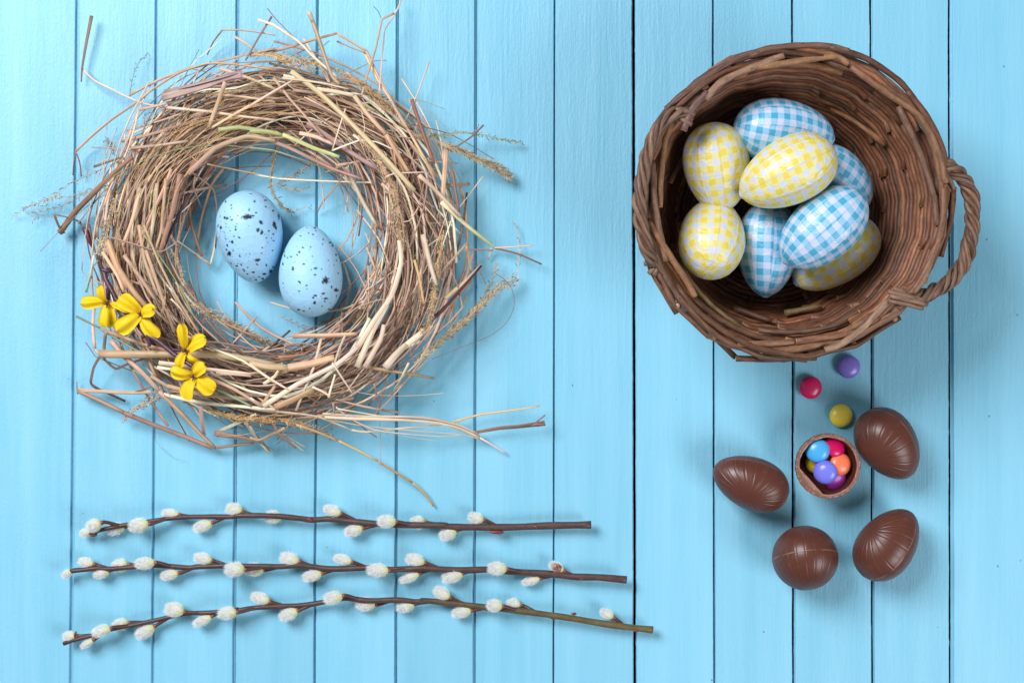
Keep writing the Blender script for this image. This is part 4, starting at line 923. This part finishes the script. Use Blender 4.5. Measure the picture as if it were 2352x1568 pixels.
def petal(parent, base, tip, w, zb, zt, seed):
    rr = np.random.default_rng(seed); b = P(*CG(*base), zb); t = P(*CG(*tip), zt); ax = t - b; L = np.linalg.norm(ax); ax /= L
    sd = np.cross(np.array([0, 0, 1.0]), ax); sd /= np.linalg.norm(sd); up = np.cross(ax, sd); W = w * .2014 * 1.04 * S * MM / 2; ro = rr.normal() * .32; sd = sd * math.cos(ro) + np.cross(ax, sd) * math.sin(ro); up = np.cross(ax, sd)
    nu, nv = 22, 13; V = []
    for side in (0, 1):
        for i in range(nu + 1):
            s = i / nu; wid = W * (0.46 + .54 * math.sin(min(1, s * 1.12) ** .9 * math.pi / 2)) if s < .72 else W * math.sqrt(max(0, 1 - ((s - .72) / .285) ** 2)) * (1)
            wid = max(wid, W * .02)
            for j in range(nv):
                q = j / (nv - 1) * 2 - 1
                zz = -0.0004 + 0.0011 * math.cos(q * math.pi * 1.5) * math.sin(s * 2.6) * (1 - .35 * s) + .0022 * math.sin(s * math.pi) - .0016 * q * q * s * s + .0007 * rr.normal() * 0 + .0008 * math.sin(q * 3 + seed) * s
                fr = 1 + .012 * math.sin(i * 9.7 + j) 
                V.append(b + ax * L * s + sd * q * wid * fr + up * (zz - side * .00025))
    n1 = (nu + 1) * nv; F = []; Cc = []
    yb = np.array(lin(234, 198, 22)[:3]); yd = np.array(lin(220, 180, 16)[:3])
    def colv(i, j): s = i / nu; q = abs(j / (nv - 1) * 2 - 1); m = .5 * math.exp(-(q / .18) ** 2) * (s < .8) + .4 * (1 - s); return tuple(yb * (1 - m * .6) + yd * m * .6)
    for i in range(nu):
        for j in range(nv - 1):
            a = i * nv + j; f = [a, a + nv, a + nv + 1, a + 1]; cl = [colv(i, j), colv(i + 1, j), colv(i + 1, j + 1), colv(i, j + 1)]
            F.append(f); Cc.append(cl); F.append([q + n1 for q in f[::-1]]); Cc.append(cl[::-1])
    ring = [i * nv for i in range(nu + 1)] + [nu * nv + j for j in range(1, nv)] + [i * nv + nv - 1 for i in range(nu - 1, -1, -1)]
    for k in range(len(ring) - 1):
        F.append([ring[k], ring[k + 1], ring[k + 1] + n1, ring[k] + n1]); Cc.append([tuple(yd)] * 4)
    mb = MB(); mb.add(V, F, None, Cc); return mb.build("petal", M_petal, parent, origin=(b + t) / 2)
def flower(c, petals, z, seed):
    f = empty("blossom", tuple(P(*CG(*c), z))); f.parent = sprg; f.location = f.location - sprg.location
    for i, (bx_, by_, tx, ty, w, zt) in enumerate(petals):
        petal(f, (bx_, by_), (tx, ty), w, z, z + zt, seed * 7 + i)
    mb = MB(); c0 = P(*CG(*c), z + 1.5)
    for k in range(4):
        an = k * 1.571 + .5 + seed; e = c0 + np.array([math.cos(an) * 2.4, math.sin(an) * 2.4, 1.6]) * MM
        tube(mb, [c0, (c0 + e) / 2 + np.array([0, 0, .0003]), e], np.array([.55, .5, .2]) * MM, 6, lin(92, 56, 52)[:3])
    mb.build("stamen", M_plastic, f, origin=c0)
flower((513, 335), [(500, 300, 203, 318, 148, 3), (500, 310, 398, 140, 112, 6), (515, 330, 510, 597, 190, 1), (530, 320, 770, 405, 90, 4)], 40, 1)
flower((893, 455), [(880, 420, 640, 250, 185, 2), (890, 450, 1025, 385, 160, 6), (875, 450, 618, 640, 190, 3), (890, 470, 1085, 715, 175, 1)], 43, 2)
flower((1405, 868), [(1400, 850, 1352, 566, 115, 7), (1410, 870, 1612, 705, 178, 4), (1390, 870, 1318, 1046, 112, 2), (1400, 880, 1530, 1010, 110, 1)], 46, 3)
flower((1495, 1165), [(1480, 1140, 1230, 1095, 160, 4), (1490, 1140, 1605, 1020, 150, 6), (1490, 1170, 1395, 1418, 190, 2), (1500, 1160, 1722, 1325, 185, 3)], 46, 4)

# ---------------------------------------------------------------- willow branches
def catkin_mesh(seed, n=2600):
    rr = np.random.default_rng(seed); mb = MB(); V = []; F = []; C = []
    nu, nv = 20, 14                                  # unit catkin: length 1 along +x (base at x=0), half-width .36
    def prof(s): return .34 * math.sqrt(max(0, 1 - (2 * s - 1) ** 2)) * (1.05 - .22 * s)
    for i in range(nv + 1):
        s = .5 - .5 * math.cos(math.pi * i / nv)
        for j in range(nu):
            an = 2 * math.pi * j / nu; r = prof(s); V.append((s * .96, r * math.cos(an), r * math.sin(an)))
    gb_, gt = np.array(lin(206, 206, 124)[:3]), np.array(lin(212, 214, 200)[:3])
    def bc(s): m = min(1, s * 2.2); return tuple(gb_ * (1 - m) + gt * m)
    for i in range(nv):
        for j in range(nu):
            F.append([i * nu + j, (i + 1) * nu + j, (i + 1) * nu + (j + 1) % nu, i * nu + (j + 1) % nu]); s1_ = i / nv; C.append([bc(s1_)] * 4)
    mb.add(V, F, None, C)
    hv = []; hf = []; hc = []; wht = np.array(lin(248, 248, 243)[:3])
    for k in range(n):
        s = rr.random() ** .8 * .97; an = rr.random() * 2 * math.pi; r = prof(s) * .92
        b = np.array([s * .96, r * math.cos(an), r * math.sin(an)]); rad = np.array([0, math.cos(an), math.sin(an)])
        d = np.array([.72, 0, 0]) + rad * (.40 + .22 * rr.normal()) + rr.normal(size=3) * .16 + np.array([(s - .3) * .5, 0, 0]); d /= np.linalg.norm(d)
        ln = (.17 + .17 * rr.random()) * (1 if s > .08 else .6); sd = np.cross(d, rr.normal(size=3)); sd /= np.linalg.norm(sd); w = .0048
        mid = b + d * ln * .55; tip = b + d * ln + np.array([.02, 0, 0]) + rad * -.02
        q = len(hv); hv += [b - sd * w, b + sd * w, mid + sd * w * .7, mid - sd * w * .7, tip]
        hf += [[q, q + 1, q + 2, q + 3], [q + 3, q + 2, q + 4]]
        m = min(1, .35 + s * 2.0); c = tuple((gb_ * (1 - m) + wht * m) * (.9 + .1 * rr.random())); hc += [[c] * 4, [c] * 3]
    mb.add(hv, hf, None, hc)
    V = np.concatenate(mb.v); me = bpy.data.meshes.new("catkin"); me.from_pydata(V.tolist(), [], mb.f)
    ca = me.color_attributes.new("Col", 'FLOAT_COLOR', 'CORNER'); ca.data.foreach_set("color", np.array([tuple(c) + (1,) for c in mb.c]).ravel())
    me.polygons.foreach_set("use_smooth", [True] * len(me.polygons)); me.materials.append(M_fluff); return me
catm = [catkin_mesh(i) for i in range(5)]
def husk_mesh():
    mb = MB(); V = []; nu, nv = 14, 12
    for i in range(nv + 1):
        s = i / nv
        for j in range(nu):
            an = math.pi * (j / (nu - 1)); r = .36 * math.sin(math.pi * min(1, s * .98 + .02)) ** .7; V.append((s * 1.02, r * math.cos(an), r * math.sin(an) + .02))
    n1 = len(V); V = V + [(x, y * .93, z * .93) for x, y, z in V]
    F = []
    for i in range(nv):
        for j in range(nu - 1):
            a = i * nu + j; f = [a, a + nu, a + nu + 1, a + 1]; F += [f, [q + n1 for q in f[::-1]]]
    c = lin(126, 58, 44)[:3]; mb.add(V, F, None, [[c] * 4] * len(F)); me = bpy.data.meshes.new("bud_scale"); me.from_pydata(V, [], mb.f)
    ca = me.color_attributes.new("Col", 'FLOAT_COLOR', 'CORNER'); ca.data.foreach_set("color", np.array([tuple(c) + (1,)] * len(mb.c)).ravel())
    me.polygons.foreach_set("use_smooth", [True] * len(me.polygons)); me.materials.append(M_husk); return me
huskm = husk_mesh()
def branch(paths, w0, w1, cats, buds, label, zs=7.6, tone=((76, 56, 53), (86, 66, 60)), olive=0):
    pts = [c(*q) for c, l in paths for q in l]; pp = [P(x, y, zs + 1.0 * math.sin(i * .9)) for i, (x, y) in enumerate(pts)]
    br = empty("willow_branch", tuple(P(*pts[len(pts)//2], 0)), label=label, cat="branch", group="pussy willow branches lying below the nest")
    p = catmull(pp, 6, .5); n = len(p); mb = MB(); r = np.linspace(w0, w1, n) * 1.08 / 2 * S * MM * (1 + .05 * np.sin(np.arange(n) * .8))
    r[-1] *= 1.12; r[-2] *= 1.05
    ca, cb, cd = np.array(lin(*tone[0])[:3]), np.array(lin(*tone[1])[:3]), np.array(lin(112, 104, 56)[:3])
    def cf(f):
        m = ca * (1 - f) + cb * f
        if olive: k = max(0, (f - .62) / .38) * olive; m = m * (1 - k) + cd * k
        return tuple(m)
    tube(mb, p, r, 12, (1, 1, 1), vs=160, colfn=cf, capcol=lin(168, 150, 104)[:3]); mb.build("stem", M_bark, br, origin=p[n // 2])
    xy = np.array([[q[0] / MM / S * H / (H - q[2] / MM) + 1176, -q[1] / MM / S * H / (H - q[2] / MM) + 784] for q in p])
    for k, (crp, x, y, L, W, lay, *opt) in enumerate(cats):
        X, Y = crp(x, y); i0 = int(np.argmin(np.hypot(xy[:, 0] - X, xy[:, 1] - Y))); dy = Y - xy[i0, 1]
        pk = .2861; Lm, Wm = L * pk * S, W * pk * S
        tx = xy[min(i0 + 4, n - 1)] - xy[max(i0 - 4, 0)]; ta = math.atan2(-tx[1], tx[0])
        side = 0 if lay in 'fb' else (1 if dy < 0 else -1)
        dirn = math.pi + ta - side * math.radians(14 + 10 * rng.random())
        z = {'f': zs + 4.5, 's': zs - 1.0 + rng.normal() * .8, 'b': 3.9}[lay]; z = max(z, Wm * .42 + .3)
        c = P(X, Y, z); base = c + np.array([-math.cos(dirn), -math.sin(dirn), 0]) * Lm / 2 * MM * .92
        o = bpy.data.objects.new("catkin", catm[k % 5]); scene.collection.objects.link(o); o.parent = br
        o.scale = (Lm * MM * .95,) + (Wm * MM * 1.22,) * 2; o.rotation_euler = (rng.random() * 6, 0, dirn); o.rotation_mode = 'ZYX' if False else 'XYZ'
        o.location = base - np.array(br.location)
        # woody spur and its scar at the foot of the catkin
        back = np.array([math.cos(dirn), math.sin(dirn), 0]); st = base + back * .0006
        j = int(np.argmin(np.hypot(p[:, 0] - (base[0] - back[0] * .011), p[:, 1] - (base[1] - back[1] * .011)))); ja = p[j]
        mb = MB(); q = catmull([st, base - back * .0022, base * .35 + ja * .65 - back * .001, ja], 4, .5)
        tube(mb, q, np.interp(np.linspace(0, 1, len(q)), [0, .15, .3, 1], [1.35, 1.5, 1.15, 1.25]) * MM, 9, lin(104, 62, 50)[:3], vs=160, colfn=lambda f: lin(150, 84, 50)[:3] if f < .22 else lin(82, 54, 46)[:3]); mb.build("spur", M_bark, br, origin=q[2])
        if opt and opt[0]:
            h = bpy.data.objects.new("bud_scale", huskm); scene.collection.objects.link(h); h.parent = br; s = opt[0]
            h.scale = (Lm * MM * .98, Wm * MM * 1.25, Wm * MM * 1.25); h.rotation_euler = (math.radians(s), 0, dirn); h.location = base - np.array(br.location)
    for (crp, x, y, L, W, a) in buds:
        X, Y = crp(x, y); c = P(X, Y, zs + 1.0); d = np.array([math.cos(math.radians(a)), math.sin(math.radians(a)), 0]); Lm = L * .2861 * S * MM; Wm = W * .2861 * S * MM
        mb = MB(); q = np.array([c + d * Lm * s for s in (-.5, -.35, -.1, .2, .42, .5)]); tube(mb, q, np.array([.5, .9, 1, .75, .3, .08]) * Wm / 2, 9, lin(120, 56, 52)[:3]); mb.build("bud", M_husk, br, origin=c)
branch([(CA, [(330,372),(420,335),(640,292),(800,270),(1000,240),(1200,232),(1450,232)]), (CB, [(100,224),(200,222),(400,226),(600,245),(700,257),(850,250),(1000,268),(1250,290),(1500,298),(1750,302)]), (CC, [(200,312),(400,316),(700,315),(1000,303),(1335,297)])], 9, 15.5,
  [(CA,362,300,118,110,'f'),(CA,286,362,80,75,'s'),(CA,535,326,145,105,'b'),(CA,725,300,152,118,'f'),(CA,978,208,132,78,'s'),(CA,1238,302,148,100,'s'),(CA,1490,178,130,112,'s'),(CB,397,234,132,108,'b'),(CB,872,187,138,92,'s'),(CB,1045,340,140,98,'s'),(CB,1310,270,142,108,'f'),(CB,1560,280,120,112,'b'),(CC,195,365,135,112,'s'),(CC,418,245,120,96,'s')],
  [(CC,570,356,122,32,178),(CC,885,312,44,30,175),(CB,680,258,40,50,250),(CA,350,380,60,26,190)], "uppermost pussy willow branch, shortest of the three, with furry white catkins")
branch([(CA, [(165,668),(250,660),(380,645),(480,650),(700,632),(850,622),(1100,640),(1200,632)]), (CB, [(0,626),(200,628),(450,632),(600,620),(850,650),(1150,642),(1320,655),(1600,646)]), (CC, [(0,647),(300,660),(520,655),(700,672),(1000,690),(1200,713),(1400,718),(1620,738)])], 9.5, 15,
  [(CA,142,688,82,70,'s'),(CA,300,600,120,82,'s'),(CA,422,680,122,94,'s'),(CA,575,622,130,110,'b'),(CA,775,605,150,100,'f'),(CA,970,695,140,92,'s'),(CA,1240,570,140,96,'s'),(CA,1495,655,152,122,'f'),(CB,245,655,150,112,'b'),(CB,530,575,150,112,'s'),(CB,712,702,150,96,'s'),(CB,957,578,142,82,'s'),(CB,1240,662,165,110,'f'),(CB,1492,712,160,86,'s'),(CB,1540,584,146,106,'s'),(CC,233,705,160,112,'s'),(CC,592,648,145,112,'f'),(CC,862,742,140,74,'s',150),(CC,1063,640,120,84,'s',-20)],
  [(CC,1245,722,56,42,170)], "middle pussy willow branch with the most furry catkins and a brown scaled bud")
branch([(CA, [(110,1250),(180,1225),(350,1180),(500,1132),(700,1095),(900,1050),(1080,1010),(1300,1000),(1500,978)]), (CB, [(100,985),(250,962),(450,950),(650,940),(850,905),(970,885),(1150,905),(1380,900),(1550,915)]), (CC, [(0,905),(250,930),(500,960),(700,980),(1000,1020),(1200,1050),(1500,1100),(1830,1140)])], 8.5, 14,
  [(CA,165,1190,102,86,'s'),(CA,305,1245,112,62,'s'),(CA,425,1145,146,96,'f'),(CA,577,1095,130,100,'b'),(CA,775,1146,156,110,'s'),(CA,1010,980,150,122,'s'),(CA,1235,1060,150,84,'s'),(CA,1435,1005,142,106,'f'),(CB,295,890,146,96,'s'),(CB,522,1010,146,106,'s'),(CB,880,880,146,108,'f'),(CB,1140,932,150,120,'b'),(CB,1460,945,140,106,'s'),(CC,145,850,136,102,'s'),(CC,305,996,146,96,'s'),(CC,568,945,120,106,'f'),(CC,720,940,112,110,'b'),(CC,1468,1015,112,82,'s')],
  [(CC,1030,1046,46,24,180),(CC,1193,1010,46,24,175),(CC,1350,1068,46,30,165),(CC,1690,1146,50,22,170),(CA,200,1180,60,20,250)], "lowest pussy willow branch, bowed, with an olive green cut end over the board gap", olive=.75)
